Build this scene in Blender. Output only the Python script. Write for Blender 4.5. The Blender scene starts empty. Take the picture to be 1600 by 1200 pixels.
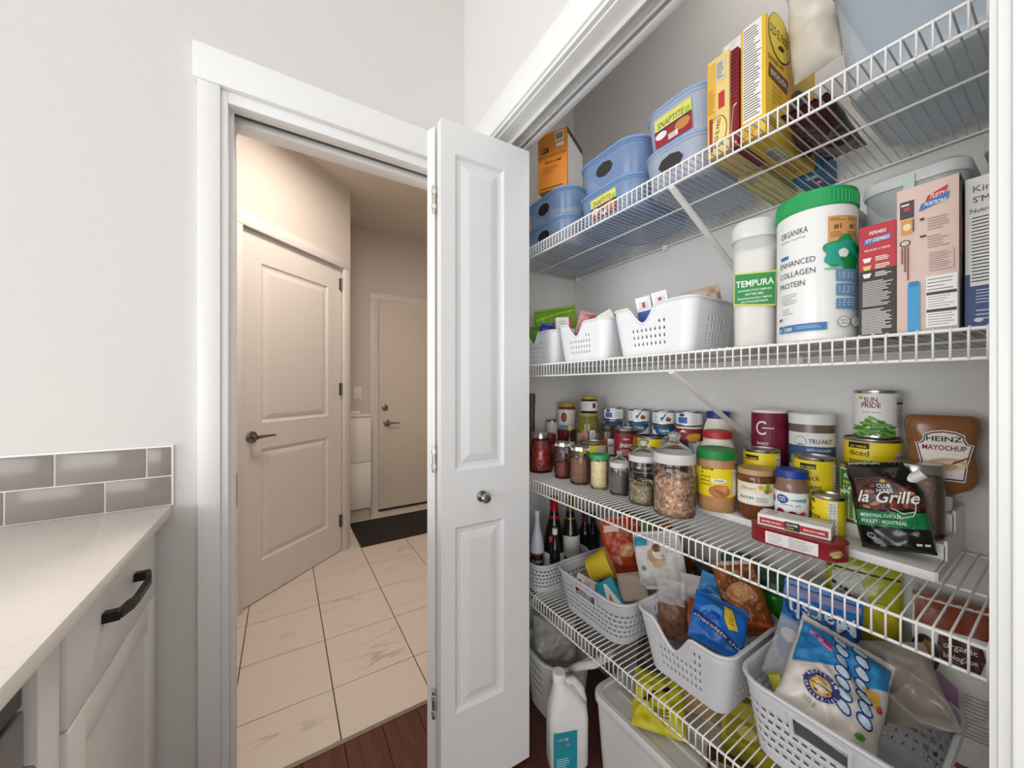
import bpy, bmesh, math, random
from mathutils import Vector, noise as mnoise
R_ = math.radians
SC = bpy.context.scene
COL = SC.collection
random.seed(7)

# ------------------------------------------------------------------ camera, light, exposure
cam_d = bpy.data.cameras.new('camera'); cam = bpy.data.objects.new('camera', cam_d); COL.objects.link(cam)
cam.location = (0, 0, 1.227); cam.rotation_euler = (R_(90), 0, R_(-32.28))
cam_d.sensor_width = 36; cam_d.lens = 12.75; cam_d.shift_y = 0.0025; cam_d.clip_start = 0.02
SC.camera = cam
W = bpy.data.worlds.new('world'); SC.world = W; W.use_nodes = True
W.node_tree.nodes['Background'].inputs[0].default_value = (1.0, 0.985, 0.97, 1)
W.node_tree.nodes['Background'].inputs[1].default_value = 0.62
SC.cycles.transparent_max_bounces = 24
SC.view_settings.view_transform = 'Standard'; SC.view_settings.look = 'None'
SC.view_settings.exposure = 0.0; SC.view_settings.gamma = 1.0; SC.view_settings.use_curve_mapping = False

def area(name, loc, rot, sx, sy, power, col):
    d = bpy.data.lights.new(name, 'AREA'); d.shape = 'RECTANGLE'; d.size = sx; d.size_y = sy
    d.energy = power; d.color = col
    o = bpy.data.objects.new(name, d); COL.objects.link(o); o.location = loc; o.rotation_euler = rot
    return o
area('kitchen_ceiling_light', (-0.9, -0.9, 2.70), (0, 0, 0), 1.6, 1.6, 8, (1.0, 0.97, 0.93))
area('added_front_fill', (-5.0, -0.1, 1.10), (R_(90), 0, R_(-84)), 3.4, 2.1, 142, (0.97, 0.985, 1.0))  # fill added opposite the pantry to brighten it; no known patio door
area('added_rear_fill', (-2.4, -3.8, 1.15), (R_(90), 0, R_(-35)), 3.0, 2.1, 78, (0.98, 0.99, 1.0))  # unseen fill added behind the camera for the lower shelves; no known window
area('added_pantry_fill', (0.90, 0.30, 2.66), (0, 0, 0), 0.25, 0.25, 2.3, (1.0, 0.96, 0.92))  # out-of-view fill added to lift the dark wall above the top shelf
area('mudroom_ceiling_light', (0.30, 2.0, 2.68), (0, 0, 0), 0.35, 0.35, 18, (1.0, 0.865, 0.75))

# ------------------------------------------------------------------ materials
def lin(h):
    h = h.lstrip('#'); o = []
    for i in (0, 2, 4):
        c = int(h[i:i+2], 16) / 255
        o.append(c / 12.92 if c <= .04045 else ((c + .055) / 1.055) ** 2.4)
    return (*o, 1)
_M = {}
def M(hexc, rough=.5, metal=0, alpha=1, kind=None, var=.05, scale=30, bump=0, spec=.5):
    key = (hexc, rough, metal, alpha, kind, var, scale, bump, spec)
    if key in _M: return _M[key]
    m = bpy.data.materials.new('mat_' + hexc.strip('#') + ('_' + kind if kind else '')); m.use_nodes = True
    nt = m.node_tree; N = nt.nodes; L = nt.links; N.clear()
    out = N.new('ShaderNodeOutputMaterial'); c = lin(hexc)
    if kind == 'glass':
        tr = N.new('ShaderNodeBsdfTransparent'); tr.inputs[0].default_value = c
        gl = N.new('ShaderNodeBsdfGlossy'); gl.inputs['Roughness'].default_value = rough
        gl.inputs[0].default_value = (1, 1, 1, 1)
        fr = N.new('ShaderNodeFresnel'); fr.inputs[0].default_value = 1.45
        mx = N.new('ShaderNodeMixShader'); L.new(fr.outputs[0], mx.inputs[0]); L.new(tr.outputs[0], mx.inputs[1]); L.new(gl.outputs[0], mx.inputs[2])
        L.new(mx.outputs[0], out.inputs[0]); _M[key] = m; return m
    p = N.new('ShaderNodeBsdfPrincipled'); L.new(p.outputs[0], out.inputs[0])
    p.inputs['Roughness'].default_value = rough; p.inputs['Metallic'].default_value = metal
    p.inputs['Alpha'].default_value = alpha; p.inputs['Specular IOR Level'].default_value = spec
    tc = N.new('ShaderNodeTexCoord'); nz = N.new('ShaderNodeTexNoise'); nz.inputs['Scale'].default_value = scale; nz.inputs['Detail'].default_value = 3
    L.new(tc.outputs['Object'], nz.inputs['Vector'])
    src = nz.outputs['Fac']; lo, hi = (.3, .7)
    if kind == 'voro':
        vo = N.new('ShaderNodeTexVoronoi'); vo.inputs['Scale'].default_value = scale; L.new(tc.outputs['Object'], vo.inputs['Vector']); src = vo.outputs['Distance']; lo, hi = (0, .8)
    if kind == 'wood':
        mp = N.new('ShaderNodeMapping'); mp.inputs['Scale'].default_value = (18, 1.2, 18); L.new(tc.outputs['Object'], mp.inputs[0]); L.new(mp.outputs[0], nz.inputs['Vector'])
    rp = N.new('ShaderNodeMapRange'); rp.inputs[1].default_value = lo; rp.inputs[2].default_value = hi
    rp.inputs[3].default_value = 1 - var; rp.inputs[4].default_value = 1 + var; L.new(src, rp.inputs[0])
    mu = N.new('ShaderNodeVectorMath'); mu.operation = 'SCALE'; mu.inputs[0].default_value = c[:3]; L.new(rp.outputs[0], mu.inputs['Scale'])
    L.new(mu.outputs[0], p.inputs['Base Color'])
    if bump:
        b = N.new('ShaderNodeBump'); b.inputs['Strength'].default_value = bump; b.inputs['Distance'].default_value = .004
        L.new(src, b.inputs['Height']); L.new(b.outputs[0], p.inputs['Normal'])
    _M[key] = m; return m

def marble():
    m = bpy.data.materials.new('mat_marble_tile'); m.use_nodes = True; nt = m.node_tree; N = nt.nodes; L = nt.links
    p = N['Principled BSDF']; p.inputs['Roughness'].default_value = .28
    tc = N.new('ShaderNodeTexCoord'); oi = N.new('ShaderNodeObjectInfo')
    ad = N.new('ShaderNodeVectorMath'); ad.operation = 'ADD'
    sc = N.new('ShaderNodeVectorMath'); sc.operation = 'SCALE'; sc.inputs[0].default_value = (37, 23, 11); L.new(oi.outputs['Random'], sc.inputs['Scale'])
    L.new(tc.outputs['Object'], ad.inputs[0]); L.new(sc.outputs[0], ad.inputs[1])
    mp = N.new('ShaderNodeMapping'); mp.inputs['Rotation'].default_value = (0, 0, R_(-48)); mp.inputs['Scale'].default_value = (1.6, 6.5, 1); L.new(ad.outputs[0], mp.inputs[0])
    n1 = N.new('ShaderNodeTexNoise'); n1.inputs['Scale'].default_value = 1.1; n1.inputs['Detail'].default_value = 3; n1.inputs['Distortion'].default_value = .5; L.new(mp.outputs[0], n1.inputs['Vector'])
    sub = N.new('ShaderNodeMath'); sub.operation = 'SUBTRACT'; sub.inputs[1].default_value = .5; L.new(n1.outputs['Fac'], sub.inputs[0])
    ab = N.new('ShaderNodeMath'); ab.operation = 'ABSOLUTE'; L.new(sub.outputs[0], ab.inputs[0])
    r = N.new('ShaderNodeMapRange'); r.inputs[1].default_value = 0; r.inputs[2].default_value = .018; r.inputs[3].default_value = 1; r.inputs[4].default_value = 0; L.new(ab.outputs[0], r.inputs[0])
    n2 = N.new('ShaderNodeTexNoise'); n2.inputs['Scale'].default_value = 5; L.new(ad.outputs[0], n2.inputs['Vector'])
    r2 = N.new('ShaderNodeMapRange'); r2.inputs[1].default_value = .5; r2.inputs[2].default_value = .72; L.new(n2.outputs['Fac'], r2.inputs[0])
    mu = N.new('ShaderNodeMath'); mu.operation = 'MULTIPLY'; L.new(r.outputs[0], mu.inputs[0]); L.new(r2.outputs[0], mu.inputs[1])
    mu2 = N.new('ShaderNodeMath'); mu2.operation = 'MULTIPLY'; mu2.inputs[1].default_value = .6; L.new(mu.outputs[0], mu2.inputs[0])
    mx = N.new('ShaderNodeMix'); mx.data_type = 'RGBA'; mx.inputs[6].default_value = lin('#e2d6cb'); mx.inputs[7].default_value = lin('#8f7f72')
    L.new(mu2.outputs[0], mx.inputs[0]); L.new(mx.outputs[2], p.inputs['Base Color'])
    return m

WALL = M('#dedcd9', .75, var=.01, scale=60, bump=.03)
TRIM = M('#f3f3f2', .38, var=.008, scale=20)
DOORW = M('#ececec', .42, var=.01, scale=25, bump=.03)
WIRE = M('#f4f3f1', .35, var=.01)
METAL = M('#b9b7b3', .28, 1, var=.04)
NICKEL = M('#8d8780', .32, 1, var=.05)
BLACKM = M('#141313', .42, var=.1)
CLEAR = M('#fcfdfd', .05, kind='glass')

# ------------------------------------------------------------------ object helpers
def fin(name, bm, mats, parent=None, smooth=None, loc=None, rot=None):
    me = bpy.data.meshes.new(name); bm.to_mesh(me); bm.free()
    for m in (mats if isinstance(mats, (list, tuple)) else [mats]): me.materials.append(m)
    if smooth is not None:
        for p in me.polygons: p.use_smooth = True
        me.set_sharp_from_angle(angle=R_(smooth))
    o = bpy.data.objects.new(name, me); COL.objects.link(o)
    if parent: o.parent = parent
    if loc: o.location = loc
    if rot: o.rotation_euler = rot
    return o
def tag(o, label=None, cat=None, group=None, kind=None):
    if label: o['label'] = label
    if cat: o['category'] = cat
    if group: o['group'] = group
    if kind: o['kind'] = kind
    return o
def thing(name, label, cat, loc=(0, 0, 0), rz=0, rx=0, ry=0, group=None):
    o = bpy.data.objects.new(name, None); COL.objects.link(o); o.empty_display_size = .05
    o.location = loc; o.rotation_euler = (rx, ry, rz)
    return tag(o, label, cat, group)
def face_cam(x, y, off=0): return math.atan2(-x, y) + off

def add_box(bm, x0, y0, z0, x1, y1, z1, bev=0, mi=0):
    vs = [bm.verts.new(p) for p in ((x0,y0,z0),(x1,y0,z0),(x1,y1,z0),(x0,y1,z0),(x0,y0,z1),(x1,y0,z1),(x1,y1,z1),(x0,y1,z1))]
    fs = [bm.faces.new([vs[i] for i in f]) for f in ((3,2,1,0),(4,5,6,7),(0,1,5,4),(1,2,6,5),(2,3,7,6),(3,0,4,7))]
    for f in fs: f.material_index = mi
    if bev:
        es = {e for f in fs for e in f.edges}
        bmesh.ops.bevel(bm, geom=list(es), offset=bev, segments=2, affect='EDGES', profile=.5)
def box(name, a, b, mat, parent=None, bev=0, **k):
    bm = bmesh.new(); add_box(bm, *a, *b, bev); return fin(name, bm, mat, parent, 30 if bev else None, **k)
def add_tube(bm, pts, r, n=6, closed=False, cap=True):
    pts = [Vector(p) for p in pts]; rings = []; N = len(pts); up0 = None
    for i, p in enumerate(pts):
        a = pts[(i-1) % N] if (closed or i > 0) else p; b = pts[(i+1) % N] if (closed or i < N-1) else p
        t = (b - a).normalized()
        if up0 is None:
            up0 = Vector((0, 0, 1)) if abs(t.z) < .9 else Vector((1, 0, 0))
        u = t.cross(up0)
        if u.length < 1e-5: u = t.orthogonal()
        u.normalize(); v = u.cross(t).normalized(); up0 = v
        rr = r[i] if isinstance(r, (list, tuple)) else r
        rings.append([bm.verts.new(p + (u * math.cos(2*math.pi*k/n) + v * math.sin(2*math.pi*k/n)) * rr) for k in range(n)])
    for i in range(N if closed else N-1):
        A = rings[i]; B = rings[(i+1) % N]
        for k in range(n):
            bm.faces.new((A[k], B[k], B[(k+1) % n], A[(k+1) % n]))
    if cap and not closed:
        bm.faces.new(rings[0]); bm.faces.new(rings[-1][::-1])
def tube(name, pts, r, mat, parent=None, n=6, closed=False, **k):
    bm = bmesh.new(); add_tube(bm, pts, r, n, closed); bmesh.ops.recalc_face_normals(bm, faces=bm.faces)
    return fin(name, bm, mat, parent, 50, **k)
def add_lathe(bm, prof, n=32, cx=0, cy=0, z0=0):
    rings = []
    for r, z in prof:
        if r < 1e-6: rings.append([bm.verts.new((cx, cy, z + z0))])
        else: rings.append([bm.verts.new((cx + r*math.cos(2*math.pi*k/n), cy + r*math.sin(2*math.pi*k/n), z + z0)) for k in range(n)])
    for A, B in zip(rings, rings[1:]):
        for k in range(n):
            k2 = (k+1) % n
            if len(A) == 1 and len(B) == 1: continue
            if len(A) == 1: bm.faces.new((A[0], B[k2], B[k]))
            elif len(B) == 1: bm.faces.new((A[k], A[k2], B[0]))
            else: bm.faces.new((A[k], A[k2], B[k2], B[k]))
def lathe(name, prof, mat, parent=None, n=32, smooth=35, **k):
    bm = bmesh.new(); add_lathe(bm, prof, n); return fin(name, bm, mat, parent, smooth, **k)
def rr_ring(sx, sy, r, k=5):
    r = min(r, sx/2 - 1e-4, sy/2 - 1e-4); o = []
    for cx, cy, a0 in ((sx/2-r, sy/2-r, 0), (-sx/2+r, sy/2-r, 90), (-sx/2+r, -sy/2+r, 180), (sx/2-r, -sy/2+r, 270)):
        for i in range(k+1):
            a = R_(a0 + 90*i/k); o.append((cx + r*math.cos(a), cy + r*math.sin(a)))
    return o
def add_loft(bm, secs, k=5, cap0=True, cap1=True):
    """secs: (z, sx, sy, r[, ox, oy])"""
    rings = []
    for s in secs:
        ox, oy = (s[4], s[5]) if len(s) > 4 else (0, 0)
        rings.append([bm.verts.new((x+ox, y+oy, s[0])) for x, y in rr_ring(s[1], s[2], s[3], k)])
    n = len(rings[0])
    for A, B in zip(rings, rings[1:]):
        for i in range(n): bm.faces.new((A[i], A[(i+1) % n], B[(i+1) % n], B[i]))
    if cap0: bm.faces.new(rings[0][::-1])
    if cap1: bm.faces.new(rings[-1])
def loft(name, secs, mat, parent=None, k=5, smooth=35, cap0=True, cap1=True, **kw):
    bm = bmesh.new(); add_loft(bm, secs, k, cap0, cap1); return fin(name, bm, mat, parent, smooth, **kw)

# ------------------------------------------------------------------ printing on surfaces
_T = {}
def text_mesh(s, bold):
    key = (s, bold)
    if key in _T: return _T[key]
    cu = bpy.data.curves.new('t', 'FONT'); cu.body = s; cu.size = 1; cu.resolution_u = 2; cu.offset = .014 if bold else 0
    o = bpy.data.objects.new('t', cu); COL.objects.link(o)
    me = bpy.data.meshes.new_from_object(o)
    V = [(v.co.x, v.co.y) for v in me.vertices]; Fc = [tuple(p.vertices) for p in me.polygons]
    bpy.data.objects.remove(o); bpy.data.curves.remove(cu); bpy.data.meshes.remove(me)
    if V:
        x0 = min(v[0] for v in V); x1 = max(v[0] for v in V); V = [(v[0]-x0, v[1]) for v in V]; w = x1-x0
    else: w = 0
    _T[key] = (V, Fc, w); return _T[key]
class Print:
    def __init__(s, fn, step=.008):
        s.fn = fn; s.k = 0; s.step = step; s.V = []; s.F = []; s.mats = []; s.rng = random.Random(3)
    def _m(s, h):
        if h not in s.mats: s.mats.append(h)
        return s.mats.index(h)
    def _emit(s, pts, faces, h):
        off = .0005 + .00014 * s.k; b = len(s.V); mi = s._m(h)
        s.V += [s.fn(x, z, off) for x, z in pts]
        for f in faces: s.F.append((tuple(b+i for i in f), mi))
    def rect(s, x0, z0, x1, z1, h):
        s.k += 1
        nx = max(1, math.ceil((x1-x0)/s.step)); nz = max(1, math.ceil((z1-z0)/(s.step*1.5)))
        P = [(x0+(x1-x0)*i/nx, z0+(z1-z0)*j/nz) for j in range(nz+1) for i in range(nx+1)]
        Fc = [(j*(nx+1)+i, j*(nx+1)+i+1, (j+1)*(nx+1)+i+1, (j+1)*(nx+1)+i) for j in range(nz) for i in range(nx)]
        s._emit(P, Fc, h); return s
    def ell(s, cx, cz, rx, rz, h, rot=0, n=20):
        s.k += 1; rg = max(1, math.ceil(max(rx, rz)/s.step)); P = [(cx, cz)]; Fc = []; c, si = math.cos(rot), math.sin(rot)
        for q in range(1, rg+1):
            for i in range(n):
                a = 2*math.pi*i/n; x = rx*q/rg*math.cos(a); z = rz*q/rg*math.sin(a); P.append((cx+x*c-z*si, cz+x*si+z*c))
        for i in range(n): Fc.append((0, 1+i, 1+(i+1) % n))
        for q in range(rg-1):
            a = 1+q*n; b = 1+(q+1)*n
            for i in range(n): Fc.append((a+i, b+i, b+(i+1) % n, a+(i+1) % n))
        s._emit(P, Fc, h); return s
    def poly(s, pts, h):
        s.k += 1; n = len(pts); cx = sum(p[0] for p in pts)/n; cz = sum(p[1] for p in pts)/n
        fine = []
        for a, b in zip(pts, pts[1:]+pts[:1]):
            m = max(1, min(24, math.ceil(math.dist(a, b)/s.step)))
            fine += [(a[0]+(b[0]-a[0])*i/m, a[1]+(b[1]-a[1])*i/m) for i in range(m)]
        pts = fine; n = len(pts); q = max(2, min(14, math.ceil(max(math.dist(p, (cx, cz)) for p in pts)/s.step))); P = [(cx, cz)]; Fc = []
        for j in range(1, q+1): P += [(cx+(x-cx)*j/q, cz+(z-cz)*j/q) for x, z in pts]
        for i in range(n): Fc.append((0, 1+i, 1+(i+1) % n))
        for j in range(q-1):
            a = 1+j*n; b = 1+(j+1)*n
            for i in range(n): Fc.append((a+i, b+i, b+(i+1) % n, a+(i+1) % n))
        s._emit(P, Fc, h); return s
    def txt(s, t, x, z, size, h, w=None, al='c', rot=0, shear=0, bold=True):
        s.k += 1; V, Fc, tw = text_mesh(t, bold); sx = size if not w else w/max(tw, 1e-6)
        ox = {'c': -tw/2, 'l': 0, 'r': -tw}[al]; c, si = math.cos(rot), math.sin(rot); P = []
        for vx, vy in V:
            px = (vx+ox)*sx + vy*size*shear; pz = vy*size; P.append((x+px*c-pz*si, z+px*si+pz*c))
        s._emit(P, Fc, h); return s
    def lines(s, x0, z0, x1, z1, n, h, th=.35):
        for i in range(n):
            z = z1 - (z1-z0)*(i+.5)/n; t = (z1-z0)/n*th; s.k -= 1
            s.rect(x0, z-t/2, x0+(x1-x0)*s.rng.uniform(.6, 1), z+t/2, h)
        s.k += 1; return s
    def frame(s, x0, z0, x1, z1, t, h):
        s.rect(x0, z0, x1, z0+t, h); s.rect(x0, z1-t, x1, z1, h); s.rect(x0, z0, x0+t, z1, h); s.rect(x1-t, z0, x1, z1, h); return s
    def build(s, parent, name='label_print', rough=.5):
        me = bpy.data.meshes.new(name); me.from_pydata([tuple(v) for v in s.V], [], [f for f, _ in s.F])
        for h in s.mats: me.materials.append(M(h, rough, var=.03))
        me.polygons.foreach_set('material_index', [m for _, m in s.F]); me.update()
        o = bpy.data.objects.new(name, me); COL.objects.link(o); o.parent = parent; return o
def cyl_map(R): return lambda x, z, o: (math.sin(x/R)*(R+o), -math.cos(x/R)*(R+o), z)
def front_map(y): return lambda x, z, o: (x, y-o, z)
def left_map(xl, yc=0): return lambda x, z, o: (xl-o, yc-x, z)      # face looking to -x, text runs toward -y
def right_map(xr, yc=0): return lambda x, z, o: (xr+o, yc+x, z)     # face looking to +x
def top_map(z0): return lambda x, z, o: (x, z, z0+o)
def bot_map(z0): return lambda x, z, o: (x, -z, z0-o)

# ================================================================== STRUCTURE
YA, XB, XBI, XC = 1.29, 0.596, 0.70, 1.16      # wall with doorway, pantry front wall faces, pantry back wall
CEIL = 2.74
def multi(name, boxes, mat, parent=None, kind='structure', bev=0):
    bm = bmesh.new()
    for b in boxes: add_box(bm, *b, bev)
    o = fin(name, bm, mat, parent, 30 if bev else None)
    if kind: o['kind'] = kind
    return o
DL, DR, DH = -0.142, 0.52, 2.055
multi('wall_back', [(-2.6, YA, 0, DL, YA+.12, CEIL), (DL, YA, DH, DR, YA+.12, CEIL), (DR, YA, -.05, XC+.1, YA+.12, CEIL)], WALL)
multi('wall_right', [(XB, 1.20, 0, XBI, YA, CEIL), (XB, .046, 2.052, XBI, 1.20, CEIL), (XB, -1.6, 0, XBI, .046, CEIL)], WALL)
multi('wall_pantry', [(XC, -.05, -.05, XC+.1, YA, CEIL), (XBI, -.12, -.05, XC+.1, -.05, CEIL)], WALL)
multi('ceiling', [(-2.6, -1.6, CEIL, XC+.1, YA, CEIL+.08)], M('#f2f0ec', .9, var=.02, bump=.2, scale=90))
# mudroom shell
d45 = (math.sqrt(.5), math.sqrt(.5))
def prism(name, pts, z0, z1, mat, kind='structure', parent=None):
    bm = bmesh.new(); lo = [bm.verts.new((x, y, z0)) for x, y in pts]; hi = [bm.verts.new((x, y, z1)) for x, y in pts]; n = len(pts)
    bm.faces.new(lo[::-1]); bm.faces.new(hi)
    for i in range(n): bm.faces.new((lo[i], lo[(i+1) % n], hi[(i+1) % n], hi[i]))
    bmesh.ops.recalc_face_normals(bm, faces=bm.faces)
    o = fin(name, bm, mat, parent)
    if kind: o['kind'] = kind
    return o
MW = M('#d9d2cb', .8, var=.01, scale=60, bump=.03)
YF = 3.70
# diagonal wall: face from P0 to P1
P0 = Vector((-.262, 2.382)); P1 = Vector((.438, 3.02)); dd = (P1-P0).normalized(); nn = Vector((dd.y, -dd.x))
wd0, wd1 = .098, .858           # door leaf span along the diagonal
def dg(s, n=0): v = P0 + dd*s + nn*n; return (v.x, v.y)
Ld = (P1-P0).length
bm = bmesh.new()
def prism_bm(bm, pts, z0, z1):
    lo = [bm.verts.new((x, y, z0)) for x, y in pts]; hi = [bm.verts.new((x, y, z1)) for x, y in pts]; n = len(pts)
    bm.faces.new(lo[::-1]); bm.faces.new(hi)
    for i in range(n): bm.faces.new((lo[i], lo[(i+1) % n], hi[(i+1) % n], hi[i]))
DTOP = 2.10
prism_bm(bm, [dg(0), dg(wd0-.012), dg(wd0-.012, -.1), dg(0, -.1)], 0, CEIL)
prism_bm(bm, [dg(wd1+.012), dg(Ld), dg(Ld, -.1), dg(wd1+.012, -.1)], 0, CEIL)
prism_bm(bm, [dg(wd0-.012), dg(wd1+.012), dg(wd1+.012, -.1), dg(wd0-.012, -.1)], DTOP+.012, CEIL)
bmesh.ops.recalc_face_normals(bm, faces=bm.faces)
tag(fin('wall_diagonal', bm, MW), kind='structure')
prism('wall_left', [(-.36, YA+.12), (-.262, YA+.12), (-.262, 2.382), (-.36, 2.382)], 0, CEIL, MW)
prism('wall_nook', [(.34, 3.02), (.438, 3.02), (.438, YF), (.34, YF)], 0, CEIL, MW)
FDX0, FDX1, FDH = .795, 1.61, 2.065
multi('wall_far', [(.34, YF, 0, FDX0-.02, YF+.1, CEIL), (FDX1+.02, YF, 0, 2.4, YF+.1, CEIL), (FDX0-.02, YF, FDH+.02, FDX1+.02, YF+.1, CEIL)], MW)
multi('wall_mudroom', [(2.4, YA+.12, 0, 2.5, YF+.1, CEIL), (XC+.1, YA, 0, 2.4, YA+.12, CEIL)], MW)
multi('ceiling_mudroom', [(-.36, YA+.12, CEIL, 2.5, YF+.1, CEIL+.08)], M('#e6dccf', .95, var=.05, bump=1.0, scale=110))

# floors
fl = multi('floor', [(-.4, 1.37, -.05, 2.4, YF+.1, -.004)], M('#3a2f29', .9, var=.1))
MAR = marble()
tile_me = {}
def tile_mesh(w, d):
    k = (round(w, 3), round(d, 3))
    if k not in tile_me:
        bm = bmesh.new(); add_box(bm, 0, 0, -.02, w, d, 0, .0012); me = bpy.data.meshes.new('floor_tile'); bm.to_mesh(me); bm.free(); me.materials.append(MAR); tile_me[k] = me
    return tile_me[k]
px, py, g = .3312, .3345, .0038
ix = 0
for i in range(-2, 7):
    for j in range(-1, 7):
        x0 = .172 + i*px + g/2; x1 = x0 + px - g; y0 = 1.634 + j*py + g/2; y1 = y0 + py - g
        y0 = max(y0, 1.375); x0 = max(x0, -.36); x1 = min(x1, 2.4); y1 = min(y1, YF)
        if x1-x0 < .02 or y1-y0 < .02: continue
        o = bpy.data.objects.new('floor_tile', tile_mesh(x1-x0, y1-y0)); COL.objects.link(o); o.location = (x0, y0, 0); o.parent = fl
kf = multi('floor_kitchen', [(-2.6, -1.6, -.05, XC+.05, 1.37, -.012)], M('#2a1712', .8, var=.1))
WOOD = M('#5a3124', .35, kind='wood', var=.3, scale=4)
pm = bpy.data.meshes.new('floor_plank'); bm = bmesh.new(); add_box(bm, 0, 0, -.012, .124, 1.2, 0, .001); bm.to_mesh(pm); bm.free(); pm.materials.append(WOOD)
for i in range(15):
    for j in range(2):
        o = bpy.data.objects.new('floor_plank', pm); COL.objects.link(o); o.parent = kf
        o.location = (-.70 + i*.1255, -1.04 + j*1.2015 + .0, 0)
multi('trim_threshold', [(DL, 1.362, -.01, DR, 1.378, .003)], M('#9a8d80', .4, .6, var=.05))
multi('trim_pantry_threshold', [(XB, .05, -.01, XBI, 1.2, .001)], WOOD)

# door casing around the mudroom doorway
cs = bpy.data.objects.new('trim_1', None); COL.objects.link(cs); cs['kind'] = 'structure'
box('casing_header', (-.203, YA-.024, 2.055), (.575, YA, 2.15), TRIM, cs, .002)
box('casing_leg', (-.194, YA-.018, 0), (DL-.004, YA, 2.055), TRIM, cs, .002)
box('casing_leg', (DR+.004, YA-.018, 0), (DR+.054, YA, 2.055), TRIM, cs, .002)
box('jamb', (DL-.004, YA-.006, 0), (DL+.012, YA+.125, DH), TRIM, cs, .001)
box('jamb', (DR-.012, YA-.006, 0), (DR+.004, YA+.125, DH), TRIM, cs, .001)
box('jamb_stop', (DL+.012, YA+.03, 0), (DL+.022, YA+.048, DH-.03), TRIM, cs, .001)
box('jamb_stop', (DL+.012, YA+.09, 0), (DL+.022, YA+.12, DH-.03), TRIM, cs, .001)
box('head_jamb', (DL+.012, YA-.006, 2.022), (DR-.012, YA+.035, 2.055), TRIM, cs, .001)
box('head_jamb', (DL+.012, YA+.07, 2.015), (DR-.012, YA+.125, 2.055), TRIM, cs, .001)
box('track', (DL+.012, YA+.036, 2.035), (DR-.012, YA+.069, 2.055), M('#6f6c68', .4, .8), cs)
box('strike_plate', (DL+.0215, YA+.095, .86), (DL+.0230, YA+.112, .96), NICKEL, cs)

# pantry casing
pc = bpy.data.objects.new('trim_2', None); COL.objects.link(pc); pc['kind'] = 'structure'
box('casing_header', (XB-.018, -.055, 2.055), (XB, 1.285, 2.15), TRIM, pc, .002)
box('casing_bead', (XB-.012, .04, 2.045), (XB, 1.21, 2.055), TRIM, pc, .002)
box('casing_leg', (XB-.018, 1.212, 0), (XB, 1.285, 2.055), TRIM, pc, .002)
box('casing_leg', (XB-.018, -.045, 0), (XB, .0375, 2.055), TRIM, pc, .003)
box('casing_bead', (XB-.010, .0375, 0), (XB, .046, 2.05), TRIM, pc, .0015)
box('head_jamb', (XB, .05, 2.040), (XBI, 1.20, 2.0515), TRIM, pc, .001)
box('jamb', (XB, 1.188, 0), (XBI, 1.20, 2.04), TRIM, pc, .001)
box('jamb', (XB-.004, .046, 0), (XBI, .0515, 2.04), TRIM, pc, .001)
bm = bmesh.new(); add_box(bm, .636, .06, 2.026, .640, 1.185, 2.040); add_box(bm, .668, .06, 2.026, .672, 1.185, 2.040); add_box(bm, .640, .06, 2.036, .668, 1.185, 2.040)
fin('bifold_track', bm, M('#e4e3e0', .35, .2), pc)
box('head_stop', (.684, .06, 2.026), (XBI+.004, 1.185, 2.040), TRIM, pc, .001)

# ------------------------------------------------------------------ panelled doors
def panel_door(name, w, h, t, panels, mat, parent=None, ins=.022):
    """slab in local XZ, thickness along y (front at y=0, back at y=t); raised panels with a moulded recess on the front"""
    bm = bmesh.new()
    xs = sorted({0, w} | {p[0] for p in panels} | {p[2] for p in panels}); zs = sorted({0, h} | {p[1] for p in panels} | {p[3] for p in panels})
    def inp(x, z): return any(p[0]-1e-6 < x < p[2]+1e-6 and p[1]-1e-6 < z < p[3]+1e-6 for p in panels)
    def quad(a, b, c, d): bm.faces.new([bm.verts.new(v) for v in (a, b, c, d)])
    for i in range(len(xs)-1):
        for j in range(len(zs)-1):
            if not inp((xs[i]+xs[i+1])/2, (zs[j]+zs[j+1])/2):
                quad((xs[i], 0, zs[j]), (xs[i+1], 0, zs[j]), (xs[i+1], 0, zs[j+1]), (xs[i], 0, zs[j+1]))
    for p in panels:
        stg = [(0, 0), (.004, .0035), (ins*.45, .008), (ins*.8, .009), (ins*1.0, .0095), (ins*1.15, .006), (ins*2.0, .0015), (ins*2.3, .0012)]
        R = [[(p[0]+a, y, p[1]+a), (p[2]-a, y, p[1]+a), (p[2]-a, y, p[3]-a), (p[0]+a, y, p[3]-a)] for a, y in stg]
        for A, B in zip(R, R[1:]):
            for k in range(4): quad(A[k], A[(k+1) % 4], B[(k+1) % 4], B[k])
        quad(*R[-1])
    quad((0, t, 0), (0, t, h), (w, t, h), (w, t, 0))
    for a, b in (((0, 0), (0, h)), ((w, h), (w, 0))): quad((a[0], 0, a[1]), (b[0], 0, b[1]), (b[0], t, b[1]), (a[0], t, a[1]))
    quad((0, 0, h), (w, 0, h), (w, t, h), (0, t, h)); quad((0, 0, 0), (0, t, 0), (w, t, 0), (w, 0, 0))
    bmesh.ops.remove_doubles(bm, verts=bm.verts, dist=1e-5); bmesh.ops.recalc_face_normals(bm, faces=bm.faces)
    return fin(name, bm, mat, parent)
bf = thing('bifold_door', 'white two-leaf bifold closet door standing folded open at the pantry', 'door', (.382, .985, .015), 0)
lead = panel_door('lead_leaf', .300, 1.982, .033, [(.043, .255, .206, .800), (.043, .965, .206, 1.892)], DOORW, bf)
lead.rotation_euler = (0, 0, R_(-2.2))
piv = panel_door('pivot_leaf', .300, 1.982, .033, [(.094, .255, .257, .800), (.094, .965, .257, 1.892)], DOORW, bf)
piv.location = (-.002, .044, 0); piv.rotation_euler = (0, 0, R_(22))
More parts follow.
